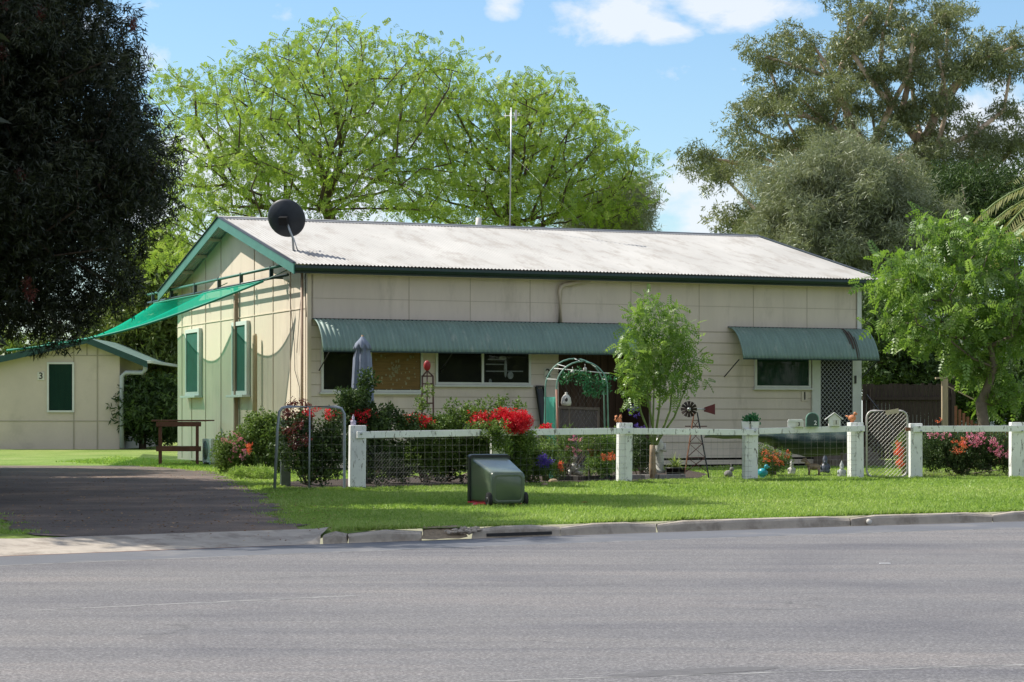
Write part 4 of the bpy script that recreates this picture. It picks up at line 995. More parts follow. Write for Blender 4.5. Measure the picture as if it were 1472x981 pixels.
# planter on fourth post
P = POSTS[3]+Vector((0,0,1.0)); pl = thing('planter_box', 'white planter pots of succulents on top of the middle fence post', 'planter', P, 0)
for x in (-.09,.09):
    mb = MB(); mb.prism([(x-.065,0),(x+.065,0),(x+.08,.14),(x-.08,.14)],-.07,.07,'y'); mb.build('pot', M_lbwhite, pl, bevel=.006)
rng = np.random.default_rng(8); vs,ti = scatter(rng,np.array([[-.05,0,.18],[.04,0,.21],[.12,0,.17],[0,0,.16]]),22,(.05,.04,.035),T_six,.07,(0,0,1),.7); quads_obj('succulents',vs,L_fern,pl,ti)
def critter(name, label, cat, P, mat, s, kind='squirrel', rz=0):
    t = thing(name, label, cat, P, rz); mb = MB()
    if kind == 'squirrel':
        mb.ell((0,0,.07),(.06,.05,.075),10); mb.ell((.035,-.01,.15),(.038,.034,.036),10); mb.ell((.05,-.01,.19),(.01,.008,.022),6); mb.ell((.02,-.01,.19),(.01,.008,.022),6)
        mb.tube([(-.05,0,.02),(-.10,0,.08),(-.085,0,.15),(-.05,0,.18)],[.02,.034,.034,.016],8); mb.ell((.05,0,.02),(.03,.04,.02),8)
    if kind == 'seated':            # seated child statue
        mb.ell((0,0,.13),(.09,.08,.13),12); mb.ell((0,-.01,.34),(.072,.07,.078),12); mb.tube([(0,0,.22),(0,0,.29)],[.05,.035],8)
        mb.tube([(-.08,0,.22),(-.10,-.06,.15),(-.03,-.11,.14)],[.032,.026,.02],8); mb.tube([(.08,0,.22),(.11,-.05,.14),(.05,-.11,.12)],[.032,.026,.02],8)
        mb.tube([(-.04,-.02,.06),(-.07,-.16,.09),(-.06,-.19,-.0)],[.045,.035,.022],8); mb.tube([(.05,-.02,.06),(.10,-.14,.06),(.17,-.16,.02)],[.045,.035,.022],8); mb.ell((.1,.03,.04),(.1,.06,.05),8)
        mb.ell((0,-.078,.335),(.012,.012,.012),6)
    if kind == 'standing':
        mb.lathe([(0,0),(.11,0),(.11,.05),(.075,.06),(.085,.22),(.07,.34),(.09,.46),(.05,.52),(.035,.56),(0,.57)],14); mb.ell((0,0,.63),(.058,.06,.075),12)
        mb.tube([(-.08,0,.47),(-.10,-.05,.36),(-.02,-.09,.34)],[.028,.024,.018],8); mb.tube([(.08,0,.47),(.10,-.05,.36),(.03,-.09,.38)],[.028,.024,.018],8); mb.ell((0,-.058,.63),(.01,.012,.014),6)
    if kind == 'gnome':
        mb.lathe([(0,0),(.10,0),(.11,.06),(.09,.16),(.06,.22),(0,.23)],12); mb.ell((0,-.01,.27),(.055,.055,.06),10); mb.lathe([(.058,.30),(.045,.34),(.02,.40),(0,.44)],12); mb.ell((0,-.05,.23),(.04,.03,.06),8)
        mb.tube([(-.08,0,.18),(-.10,-.05,.11)],[.03,.02],6); mb.tube([(.08,0,.18),(.10,-.05,.11)],[.03,.02],6)
    if kind == 'rabbit':
        mb.ell((0,0,.09),(.08,.11,.09),10); mb.ell((.06,-.07,.20),(.055,.06,.055),10); mb.ell((.05,-.05,.29),(.014,.012,.06),8); mb.ell((.09,-.05,.28),(.014,.012,.06),8); mb.ell((-.09,.02,.08),(.03,.03,.03),8); mb.ell((.08,-.09,.03),(.03,.05,.025),8)
    if kind == 'dog':
        mb.ell((0,0,.22),(.17,.08,.085),12); mb.tube([(.13,0,.26),(.2,0,.36)],[.06,.045],8); mb.ell((.23,-.01,.38),(.07,.05,.05),10); mb.ell((.29,-.01,.365),(.035,.028,.026),8)
        for x in (-.12,.12):
            for y in (-.05,.05): mb.tube([(x,y,.2),(x-.01,y,.1),(x+.005,y,0)],[.035,.022,.024],7)
        mb.ell((.2,-.04,.41),(.02,.012,.035),6); mb.ell((.2,.04,.41),(.02,.012,.035),6); mb.tube([(-.16,0,.25),(-.22,0,.33)],[.02,.01],6)
    if kind == 'bird':
        mb.ell((0,0,.09),(.06,.09,.07),10); mb.ell((0,-.07,.18),(.035,.04,.04),8); mb.tube([(0,-.1,.18),(0,-.14,.17)],[.012,.003],6); mb.tube([(0,.06,.1),(0,.15,.14)],[.035,.012],6); mb.tube([(0,0,.05),(0,0,0)],[.03,.045],6)
    o = mb.build('body', mat, t); o.scale = (s,s,s); return t
critter('squirrel_figurine','small orange clay squirrel figurine on top of the third white post','figurine',POSTS[2]+Vector((-.09,0,1.12)),M_orange,.75)
critter('squirrel_figurine','plump orange clay figurine on top of the post left of the gate','figurine',POSTS[4]+Vector((-.07,0,1.12)),M_orange,.95,'bird',.9)
critter('figurine','small lilac and white figurine on top of the cracked left post','figurine',POSTS[0]+Vector((-.06,0,1.09)),pm('lilac_glaze',(.42,.38,.50),.5,.3,25),.42,'gnome')

# ================================================================ WHEELIE BIN (lying on its back)
B0 = Vector((-.05,30.55,0)); AX = Vector((-.29,.955,0)).normalized(); rzb = math.atan2(AX.y,AX.x)
wb = thing('wheelie_bin', 'dark green wheelie bin lying on its back on the lawn with red lid tucked under', 'wheelie bin', B0, rzb)
# local x = bin's up axis (towards the rim), y = across, z = up
def bsec(x, w, h, zb_, r, n=5):
    pts = []
    for cy,cz,a0 in ((w/2-r,zb_+h-r,0),(-w/2+r,zb_+h-r,90),(-w/2+r,zb_+r,180),(w/2-r,zb_+r,270)):
        for k_ in range(n): a = math.radians(a0+90*k_/(n-1)); pts.append((x,cy+r*math.cos(a),cz+r*math.sin(a)))
    return pts
secs = [(.0,.44,.40,.055,.06),(.012,.475,.43,.045,.065),(.05,.485,.44,.045,.06),(.25,.50,.48,.045,.05),(.55,.53,.54,.045,.045),(.93,.56,.62,.045,.04)]
mb = MB(); vs = []
for s_ in secs: vs += bsec(*s_)
n = 20; fs = [(i*n+k_,i*n+(k_+1)%n,(i+1)*n+(k_+1)%n,(i+1)*n+k_) for i in range(len(secs)-1) for k_ in range(n)]+[tuple(range(n))]
mb.add(vs,fs,True); body = mb.build('body', M_bin, wb); sd = body.modifiers.new('s','SOLIDIFY'); sd.thickness = .006; 
es = body.modifiers.new('e','EDGE_SPLIT'); es.split_angle = math.radians(50)
mb = MB(); vs = bsec(-.006,.40,.36,.075,.05)+bsec(-.004,.37,.33,.09,.045); 
mb.add(vs,[(k_,(k_+1)%n,n+(k_+1)%n,n+k_) for k_ in range(n)]); mb.build('base_ridge', M_bin, wb)
mb = MB(); vs = bsec(.90,.60,.67,.03,.045)+bsec(.99,.61,.68,.03,.045)+bsec(.99,.54,.60,.06,.04)+bsec(.90,.54,.6,.06,.04)
mb.add(vs,[(i*n+k_,i*n+(k_+1)%n,((i+1)%4)*n+(k_+1)%n,((i+1)%4)*n+k_) for i in range(4) for k_ in range(n)],False); mb.build('rim', M_bindark, wb)
mb = MB(); mb.box(.99,1.06,-.28,-.25,.02,.10); mb.box(.99,1.06,.25,.28,.02,.10); mb.tube([(1.05,-.27,.06),(1.05,.27,.06)],.016,8); mb.build('handle', M_bindark, wb)
mb = MB(); mb.add([(.28,-.30,.022),(1.0,-.31,.022),(1.0,.31,.022),(.28,.24,.022),(.30,-.29,.05),(1.0,-.30,.05),(1.0,.30,.05),(.30,.22,.05)],[(0,1,2,3),(4,7,6,5),(0,4,5,1),(1,5,6,2),(2,6,7,3),(3,7,4,0)])
mb.add([(.18,.20,.012),(.46,.22,.012),(.48,.40,.012),(.28,.44,.012),(.20,.24,.05),(.46,.22,.06),(.46,.36,.05),(.27,.40,.04)],[(0,1,2,3),(4,7,6,5),(0,4,5,1),(1,5,6,2),(2,6,7,3),(3,7,4,0)]); mb.build('lid', M_red, wb, bevel=.012)
for y in (-.26,.26):
    mb = MB(); mb.tube([(.07,y-.024,.10),(.07,y+.024,.10)],.10,20); wl = mb.build('wheel', M_rubber, wb, bevel=.008)
    mb = MB(); mb.tube([(.07,y-.028,.10),(.07,y+.028,.10)],.035,12); mb.build('hub', M_bindark, wl)
mb = MB(); mb.tube([(.07,-.24,.10),(.07,.24,.10)],.014,8); mb.build('axle', M_galv, wb)

# ================================================================ GARDEN
def W(px, py, Y): v = at(px,py,Y); return tuple(v)
def E(lst, Y): return px_ells([(a,b,c,d,0 if len(r)==0 else r[0], r[1] if len(r)>1 else .5) for (a,b,c,d,*r) in lst], Y)
shrub('rose_shrub','dark bushy rose shrub with wine red leaves behind the tube gate','shrub',tuple(G(440,697)),
      E([(440,620,30,25,0,.4),(455,645,38,35,0,.4),(415,635,22,28,0,.3),(480,630,28,35,0,.4),(450,670,40,22,0,.4)],38.3),70,.12,26,(.10,.10,.10),T_six,.085,L_dkgreen,
      flowers=[(L_dkred,E([(430,600,22,26,0,.3),(425,628,22,22,-.4,.2)],38.3),36,9,(.05,.05,.05),.06),(L_bract,E([(447,592,14,5,-.1,.3),(480,595,14,8,-.1,.2)],38.3),12,7,(.04,.04,.04),.05)],seed=2)
shrub('climbing_shrub','tall dark green climber with red blooms wrapped round the folded blue umbrella','shrub',tuple(G(525,696)),
      E([(522,600,30,40,0,.4),(525,560,16,28,0,.2),(505,575,20,20,0,.3),(550,610,32,26,0,.3),(535,650,44,36,0,.4),(590,615,16,16,0,.3),(560,590,8,18,0,.15)],39.3),110,.11,24,(.09,.09,.10),T_six,.085,L_dkgreen,
      flowers=[(L_bract,E([(530,598,24,12,-.3,.15),(545,604,10,6,-.3,.1)],39.3),12,5,(.04,.04,.04),.05)],seed=3)
shrub('bougainvillea','low bougainvillea hedge with scattered red flowers left of centre behind the white rail','bougainvillea',tuple(G(610,694)),
      E([(600,612,36,12,0,.3),(645,612,42,14,0,.4),(660,602,28,10,0,.3),(620,655,46,30,.2,.3),(665,650,40,30,.2,.3),(612,575,6,22,0,.12),(627,582,5,14,0,.1),(645,585,6,14,0,.1),(605,590,10,14,0,.1)],39.8),150,.10,22,(.08,.08,.08),T_six,.07,L_midgreen,
      flowers=[(L_bract,E([(598,603,26,9,-.35,.12),(585,600,8,9,-.35,.1),(612,606,12,6,-.35,.1)],39.8),26,5,(.05,.05,.04),.045)],seed=4)
shrub('bougainvillea','bougainvillea draped over the hidden second post with a big mass of bright red blooms','bougainvillea',tuple(G(715,690)),
      E([(715,618,38,20,-.3,.35),(700,600,34,12,-.2,.3),(745,628,30,16,-.35,.25),(695,585,5,18,0,.1),(720,580,5,16,0,.1),(745,590,12,7,0,.1),(672,600,10,16,0,.1),(705,640,24,16,-.3,.2),(735,655,30,30,.2,.3),(708,622,24,12,-.95,.18),(690,616,20,8,-.9,.15),(722,636,16,12,-.95,.15)],39.9),150,.10,22,(.08,.08,.08),T_six,.07,L_midgreen,
      flowers=[(L_bract,E([(742,606,21,15,-.62,.16),(741,606,16,12,-.72,.1)],39.9),90,14,(.06,.045,.045),.042),(L_bract,E([(700,603,26,10,-.5,.12),(715,598,14,9,-.5,.1)],39.9),40,8,(.07,.05,.05),.05)],seed=5)
shrub('flowering_plant','small clump of bright red blooms just right of the bougainvillea beside the arch','flowers',tuple(G(783,692)),
      E([(783,640,12,30,0,.12),(783,622,8,6,0,.1)],41.5),14,.08,12,(.06,.06,.08),T_six,.06,L_midgreen,flowers=[(L_bract,E([(783,617,9,4,0,.10)],41.5),16,12,(.03,.03,.025),.05)],seed=6)
shrub('leafy_bush','light green leafy bush with violet flowers behind the fallen bin','shrub',tuple(G(765,695)),
      E([(760,665,24,22,0,.4),(785,660,18,24,0,.4),(745,675,14,16,0,.3),(760,645,14,14,0,.3)],40.5),90,.09,22,(.07,.07,.07),T_six,.06,L_midgreen,
      flowers=[(L_purple,E([(782,662,9,9,-.55,.1)],40.5),12,10,(.04,.03,.04),.045)],seed=7)
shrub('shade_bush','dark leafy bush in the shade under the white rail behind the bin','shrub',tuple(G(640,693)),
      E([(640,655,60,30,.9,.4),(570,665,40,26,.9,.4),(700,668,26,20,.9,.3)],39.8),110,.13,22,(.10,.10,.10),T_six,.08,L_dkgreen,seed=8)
shrub('mixed_flowers','leafy garden plants with pale blooms growing at the foot of the metal arch','plants',tuple(G(815,688)),
      E([(812,640,16,24,0,.3),(845,635,14,18,.3,.3),(800,675,14,16,-.3,.2)],42.3),60,.10,20,(.07,.07,.07),T_six,.05,L_midgreen,
      flowers=[(L_pink,E([(825,640,14,18,-.35,.1)],42.3),8,5,(.03,.03,.03),.035),(L_orangep,E([(807,670,4,5,-.55,.05)],42.3),4,10,(.02,.02,.03),.045)],seed=9)
shrub('garden_shrub','bright green low shrub with tiny red flowers left of the third white post','shrub',tuple(G(870,688)),
      E([(868,668,26,14,0,.35),(880,645,18,18,.3,.3),(862,630,14,10,.3,.3),(890,635,12,16,.4,.2)],42.6),90,.09,22,(.06,.06,.06),T_six,.05,L_cedar,
      flowers=[(L_orangep,E([(876,657,14,6,-.4,.1)],42.6),16,6,(.03,.03,.02),.03)],seed=10)
for i,(px_,py_,lab) in enumerate(((922,632,'dusky violet flowers growing beside the slim young tree trunk'),)):
    shrub('violet_flowers',lab,'flowers',tuple(G(922,686)),E([(920,650,18,26,.6,.3)],43.5),50,.10,16,(.06,.06,.07),T_six,.06,L_dkgreen,flowers=[(L_purple,E([(921,612,14,7,.3,.2),(910,592,10,10,.9,.2)],43.5),11,5,(.04,.03,.03),.04)],seed=12)
shrub('flowering_shrub','small red flowered bush standing right of the planter post','shrub',tuple(G(1108,683)),
      E([(1108,668,22,14,0,.3),(1100,655,12,12,0,.2),(1122,660,12,14,0,.2)],45.2),60,.08,20,(.06,.06,.06),T_six,.045,L_midgreen,
      flowers=[(L_orangep,E([(1100,651,5,4,-.2,.1),(1116,660,20,10,-.3,.1),(1132,654,4,8,-.1,.1),(1105,662,16,6,-.3,.1)],45.2),26,4,(.03,.03,.03),.035)],seed=13)
shrub('rose_bush','broad rose bush with pink and orange blooms behind the right hand rail','rose bush',tuple(G(1380,683)),
      E([(1350,650,30,26,0,.4),(1390,655,40,28,0,.5),(1430,650,28,28,0,.4),(1340,628,12,10,0,.3),(1385,630,40,10,0,.3),(1450,665,16,20,0,.3)],45.6),190,.10,22,(.08,.08,.08),T_six,.06,L_dkgreen,
      flowers=[(L_pink,E([(1400,632,20,8,-.5,.2),(1440,650,16,10,-.5,.2),(1425,632,16,7,-.5,.2),(1352,628,16,8,-.5,.2)],45.6),36,6,(.05,.04,.04),.042),(L_orangep,E([(1380,640,12,14,-.5,.2),(1350,604,8,5,0,.1),(1376,654,8,3,-.5,.1)],45.6),12,6,(.04,.03,.03),.042)],seed=14)
shrub('rose_bush','narrow orange rose bush glimpsed through the right side of the wire gate','rose bush',tuple(G(1302,683)),
      E([(1300,650,12,30,0,.25),(1296,640,8,12,0,.2)],45.5),36,.09,18,(.06,.06,.07),T_six,.055,L_midgreen,
      flowers=[(L_orangep,E([(1294,655,6,20,-.35,.1),(1297,668,5,6,-.35,.1)],45.5),16,10,(.03,.03,.03),.05)],seed=15)
shrub('garden_shrub','leafy flowering shrub in sunlight at the left corner of the house','shrub',tuple(G(355,676)),
      E([(340,655,26,22,0,.5),(375,630,24,32,.4,.5),(395,640,16,40,.2,.4),(325,650,14,18,-.3,.3),(380,665,20,14,0,.3),(350,630,12,14,0,.3)],48),190,.13,24,(.11,.11,.11),T_six,.085,L_midgreen,
      flowers=[(L_pink,E([(330,632,20,18,-.7,.2),(345,650,22,16,-.7,.2)],48),24,4,(.04,.04,.04),.035),(L_orangep,E([(357,643,4,6,-.9,.1)],48),4,10,(.03,.03,.04),.04)],seed=16)
tufts = shrub('weed_tuft','grassy weeds at the edge of the driveway below the gable shrub','weeds',tuple(G(372,688)),E([(372,682,22,8,0,.4),(345,680,14,6,0,.3)],44),40,.10,14,(.08,.08,.05),T_narrow,.10,L_grass,seed=17)

# young cedar in the garden
rng = np.random.default_rng(21); YT = 43.6; tb_ = Vector(((938-CX)/F*YT,YT,0))
root = thing('young_tree', 'slender young tree with bright feathery leaves growing behind the white fence', 'tree', tb_)
pts = crown_pts(rng, px_ells([(945,455,34,26,0,.45),(925,490,36,30,0,.5),(965,490,36,32,0,.5),(940,530,46,34,0,.5),(985,525,24,24,0,.4),(975,555,26,16,0,.4),(905,560,20,22,0,.35),(1000,540,12,14,0,.2),(900,515,16,18,0,.3),(928,434,10,8,0,.2)],YT),60,.25,.5)
for i,(dx,tx,ty) in enumerate(((0,940,560),(-.03,912,545),(.02,950,530),(.04,985,560),(-.01,925,520),(.05,968,540))):
    mb = MB(); a = at(938+i*1.2,640,YT)-tb_; b = at(tx,ty,YT)-tb_; c = (a+b)/2+Vector((dx*2,0,.0)); top = at(tx+(tx-938)*.3,ty-50,YT)-tb_; mb.tube([a,c,b,top],[.028,.022,.016,.006],6); mb.build('stem', M_bark_green, root)
mb = MB(); mb.tube([(0.02,0,-.03),(0,0,.25),(.0,0,.5),at(938,640,YT)-tb_],[.085,.07,.06,.055],10); mb.build('trunk', M_bark_pale, root)
vs,ti = scatter(rng,pts-np.array(tb_),19,(.12,.12,.055),T_pin,.21,(0,0,-.25),1.0); quads_obj('crown',vs,L_cedar,root,ti)

# metal arch
ya = 43.2
def arch_pt(px,py,dy): return at(px,py,ya+dy)
ar = thing('garden_arch', 'thin green metal garden arch with wire mesh in front of the porch', 'garden arch', G(830,690))
ao = ar.location
for nm,dy,pl,pr_2,topy,mt in (('hoop',-.25,800,873,520,M_rust),('hoop',.45,784,868,516,M_lbgreen)):
    cxp = (pl+pr_2)/2; ww = (pr_2-pl)/2; cyp = topy+ww*1.0; path = [arch_pt(pl,690-3,dy)-ao]
    path += [arch_pt(cxp-ww*math.cos(a),cyp-ww*math.sin(a),dy)-ao for a in [math.pi*i/16 for i in range(17)]]; path += [arch_pt(pr_2+3,687,dy)-ao]
    mb = MB(); mb.tube(path,.016,7); mb.build('hoop', M_lbgreen, ar)
mb = MB(); mb.tube([arch_pt(800,560,-.26)-ao,arch_pt(804,690,-.26)-ao],.022,7); mb.build('copper_pole', pm('copper_brown',(.30,.14,.09),.6,.2), ar)
mb = MB(); mb.tube([arch_pt(796,530,.0)-ao,arch_pt(876,537,-.1)-ao],.012,6); mb.tube([arch_pt(829,517,-.25)-ao,arch_pt(829,517,.45)-ao],.012,6)
for k_ in range(5):
    a = math.pi*(k_+.5)/5; mb.tube([arch_pt(836-36*math.cos(a),557-36*math.sin(a),-.25)-ao, arch_pt(826-42*math.cos(a),558-42*math.sin(a),.45)-ao],.008,5)
mb.build('cross_bar', M_white, ar)
mb = MB()
for i in range(14):
    p0 = 800+i*6; 
    for sgn in (1,-1):
        a = arch_pt(p0 if sgn==1 else 880-i*6, 545,-.1)-ao; b = arch_pt((p0 if sgn==1 else 880-i*6)+sgn*45, 690-70,-.1)-ao
        if 800 <= p0+45 <= 885: mb.tube([a,b],.0011,3,cap=False)
mb.build('netting', M_wire, ar, fix=False)
rng = np.random.default_rng(9); vc = np.array([tuple(arch_pt(x,y,-.2)-ao) for x,y in ((812,545),(820,540),(832,536),(842,540),(852,546),(862,552),(868,560),(850,556),(838,550),(875,548),(860,565),(846,562))])
tv = thing('hanging_vine', 'dark green artificial vine draped across the garden arch', 'vine', ao); vs,ti = scatter(rng,vc,20,(.09,.05,.06),T_six,.06); quads_obj('leaves',vs,L_fern,tv,ti)
mb = MB(); mb.tube([Vector(v) for v in vc[:7]],.008,5); mb.build('stem', M_bark_green, tv)
# hanging white bag/birdhouse
hb = thing('hanging_ornament', 'white bell-shaped birdhouse hanging from the garden arch', 'birdhouse', arch_pt(814,584,-.25))
mb = MB(); mb.lathe([(0,0),(.085,.01),(.10,.07),(.085,.16),(.05,.21),(.02,.235),(.03,.26),(0,.27)],14); mb.build('body', M_stone, hb)
mb = MB(); mb.tube([(0,0,.26),(0,0,.55)],.005,5); mb.build('cord', M_dark, hb)
mb = MB(); mb.ell((0,-.085,.12),(.03,.02,.045),10); mb.build('opening', M_dark, hb)
for i,(x,y,l) in enumerate(((841,531,'white glass bauble hanging left on the arch cross bar'),(870,548,'white glass bauble hanging at the right leg of the arch'),(823,535,'tiny white bauble beside the birdhouse cord'))):
    bb = thing('bauble', l, 'bauble', arch_pt(x,y,-.14)); mb = MB(); mb.ell((0,0,0),(.038,.038,.045),12); mb.tube([(0,0,.04),(0,0,.10)],.006,5); mb.build('globe', M_stone, bb)
# items in front of the porch: timber frame panel, green net roll, dark leaning frame
pn = thing('mesh_panel', 'grey timber framed mesh panel leaning behind the garden arch', 'panel', at_g(832,44.8), .1)
s44 = F/44.8; z0 = H+(HY-640)/s44; z1 = H+(HY-586)/s44; hw = 29/s44
mb = MB(); mb.bar((-hw,0,z1),(hw,.0,z1-.03),.05,.05); mb.bar((hw,0,0),(hw,0,z1),.04,.04); mb.bar((-hw,0,0),(-hw,0,z1),.05,.04); mb.bar((-hw*.45,0,0),(-hw*.45,0,z1),.03,.03); mb.bar((-hw,0,z0),(hw,0,z0),.05,.05); mb.build('frame', M_gtimber, pn)
mb = MB(); mb.add([(-hw,.02,.1),(hw,.02,.1),(hw,.02,z1),(-hw,.02,z1)],[(0,1,2,3)]); mb.build('mesh', clothmat('grey_mesh',(.11,.11,.115),.45,.2), pn, fix=False)
nr = thing('net_roll', 'upright roll of pale green garden netting left of the arch', 'netting', at_g(790,43.9))
z1 = H+(HY-571)/(F/43.9); mb = MB(); mb.lathe([(.10,0),(.11,.3),(.095,.7),(.115,1.1),(.10,z1-.1),(.11,z1)],14); mb.lathe([(.06,0),(.07,.5),(.055,1.1),(.065,z1)],12,c=(.06,.02,0)); mb.build('netting', M_netgreen, nr)
lf = thing('leaning_frame', 'narrow dark frame leaning against the wall beside the number 2', 'frame', HO+U*FW(776,600)[0]+V*-.35, TH)
_,z1 = FW(772,556); mb = MB(); mb.bar((.05,.0,0.05),(-.12,.28,z1),.05,.05); mb.bar((.25,.0,0.05),(.06,.28,z1),.05,.05); mb.bar((-.12,.28,z1),(.06,.28,z1),.05,.05); mb.add([(.05,.01,.3),(.25,.01,.3),(.07,.27,z1-.05),(-.11,.27,z1-.05)],[(0,1,2,3)]); mb.build('frame', M_dark, lf)
# folded umbrella
YU = 40.3; ub = at_g(521,YU); um = thing('folded_umbrella', 'closed faded blue market umbrella rising above the dark climber', 'umbrella', ub)
zu = lambda py: H+(HY-py)/F*YU
mb = MB(); mb.tube([(0,0,0),(0,0,zu(482))],.022,8); mb.build('pole', M_timber, um)
mb = MB(); n = 40; prof = [(zu(484),.02),(zu(488),.06),(zu(497),.15),(zu(500),.145),(zu(502),.11),(zu(515),.15),(zu(535),.165),(zu(560),.18),(zu(590),.19),(zu(604),.175)]; vs = []
for k1,(z,r) in enumerate(prof):
    for k_ in range(n):
        a = math.tau*k_/n; rr_ = r*(1+.16*math.cos(8*a+k1*.12)*(min(1,k1/3))); dz = -.05*math.cos(8*a) if k1 in (2,3) else 0; vs.append((rr_*math.cos(a),rr_*math.sin(a),z+dz))
mb.add(vs,[(i*n+k_,i*n+(k_+1)%n,(i+1)*n+(k_+1)%n,(i+1)*n+k_) for i in range(len(prof)-1) for k_ in range(n)],True); mb.build('canopy', M_blueumb, um)
# tall ornament stand
YS = 46.0; ob = at_g(614,YS); os_ = thing('plant_stand', 'tall rusty brown ornamental stand with a red oval top before the window', 'ornament stand', ob)
zo = lambda py: H+(HY-py)/F*YS
mb = MB()
for sx in (-.10,.12): mb.bar((sx*1.2,0,0),(sx,0,zo(541)),.035,.035)
for py in (541,552,565,580): mb.bar((-.12,0,zo(py)),(.13,0,zo(py)),.03,.03)
mb.bar((-.09,0,zo(541)),(0,0,zo(533)),.03,.03); mb.bar((.12,0,zo(541)),(0,0,zo(533)),.03,.03); mb.tube([(0,0,zo(580)),(0,0,zo(531))],.015,6); mb.build('frame', pm('rusty_brown',(.11,.06,.05),.7,.3), os_)
mb = MB(); mb.ell((0,0,zo(526)),(.075,.05,.11),14); mb.build('red_top', pm('dull_red',(.32,.02,.02),.5,.2), os_)
# windmill ornament
YW = 44.4; wbp = at_g(999,YW); wm = thing('windmill_ornament', 'dark red metal garden windmill on a lattice tower', 'windmill', wbp, math.radians(-4))
sw = F/YW; zw = lambda py: H+(HY-py)/sw; hub = zw(590)
legs = [(-.22,-.2),(.28,-.2),(.28,.25),(-.22,.25)]
for i,(x,y) in enumerate(legs):
    mb = MB(); mb.bar((x,y,0),(x*.12+.01,y*.12,hub-.04),.018,.018); mb.build('leg', M_rust if i==0 else M_dark, wm)
mb = MB()
lv = [.12,.42,.70,.95,1.15]
for a_,b_ in zip(lv[:-1],lv[1:]):
    for i in range(4):
        x0,y0 = legs[i]; x1,y1 = legs[(i+1)%4]; f0 = 1-.88*a_/hub; f1 = 1-.88*b_/hub
        mb.bar((x0*f0,y0*f0,a_),(x1*f1,y1*f1,b_),.009,.009); mb.bar((x1*f0,y1*f0,a_),(x0*f1,y0*f1,b_),.009,.009); mb.bar((x0*f1,y0*f1,b_),(x1*f1,y1*f1,b_),.01,.01)
mb.box(-.2,.24,-.01,.01,hub-.33,hub-.31); mb.build('lattice', pm('dark_red_metal',(.10,.025,.025),.6,.3), wm, fix=False)
hx = -.12
for k_ in range(12):
    a = math.tau*k_/12; mb = MB(); Mr = Matrix.Translation((hx,-.12,hub+.02))@Matrix.Rotation(a,4,'Y')@Matrix.Rotation(.45,4,'Z'); mb.prism([(-.014,.04),(.014,.04),(.036,.16),(-.036,.16)],-.002,.002,'y'); 
    mb.v = [tuple(Mr@Vector(v)) for v in mb.v]; mb.build('blade', pm('blade_metal',(.035,.022,.022),.5,.3) if 'blade_metal' not in MATS else MATS['blade_metal'], wm)
mb = MB(); mb.ell((hx,-.14,hub+.02),.035,10); mb.tube([(hx,-.12,hub+.02),(.2,.0,hub+.02)],.016,6); mb.build('hub', M_galv, wm)
mb = MB(); mb.prism([(.18,hub-.03),(.20,hub-.03),(.40,hub-.09),(.40,hub+.13),(.20,hub+.06),(.18,hub+.05)],-.004,.006,'y'); mb.build('tail_vane', pm('maroon_vane',(.13,.02,.025),.5,.2), wm)
# spider plant in black pot
sp_ = thing('spider_plant', 'variegated strap-leaved plant in a black pot beside the windmill', 'pot plant', G(971,688))
mb = MB(); mb.lathe([(0,0),(.15,0),(.20,.19),(.215,.19),(.215,.22),(.19,.22),(.18,.18),(0,.18)],18); mb.build('pot', M_blackpot, sp_)
rng = np.random.default_rng(33); Q = []; 
def straps(n, L, z0, spread, wdt=.012):
    q = []
    for i in range(n):
        a = rng.uniform(0,math.tau); el = rng.uniform(.5,1.45); l = L*rng.uniform(.6,1.1); d = np.array([math.cos(a)*math.cos(el),math.sin(a)*math.cos(el),math.sin(el)]); p = np.array([rng.normal()*.03,rng.normal()*.03,z0]); s = np.array([-math.sin(a),math.cos(a),0])*wdt
        for k_ in range(5):
            p2 = p+d*l/5; w0 = 1-k_/5; w1 = 1-(k_+1)/5+.02; q.append([p-s*w0,p+s*w0,p2+s*w1,p2-s*w1]); p = p2; d = d+np.array([0,0,-.32*spread]); d /= np.linalg.norm(d)
    return np.array(q)
q = straps(90,.42,.20,1); quads_obj('leaves',q,L_stripe,sp_,np.clip(rng.uniform(0,1,len(q)),0,1))
st_ = thing('strap_plant', 'arching striped strap-leaved plant right of the seated cherub statue', 'plant', G(845,690)); q = straps(60,.40,.02,1); quads_obj('leaves',q,L_stripe,st_,np.clip(rng.uniform(0,1,len(q)),0,1))
tp = thing('terracotta_pot', 'terracotta pot hung among leaves left of the third white post', 'pot', at(856,662,43)-Vector((0,0,0))); tp.location.z = 0
mb = MB(); z_ = H+(HY-662)/(F/43); mb.lathe([(0,z_),(.09,z_),(.125,z_+.17),(.15,z_+.17),(.15,z_+.22),(.12,z_+.22),(0,z_+.19)],16); mb.build('pot', M_terra, tp)
mb = MB(); mb.box(-.16,.16,-.12,.12,z_-.04,z_-.001); mb.box(-.14,-.10,-.1,.1,0,z_-.04); mb.box(.10,.14,-.1,.1,0,z_-.04); mb.build('stand', M_gtimber, tp)
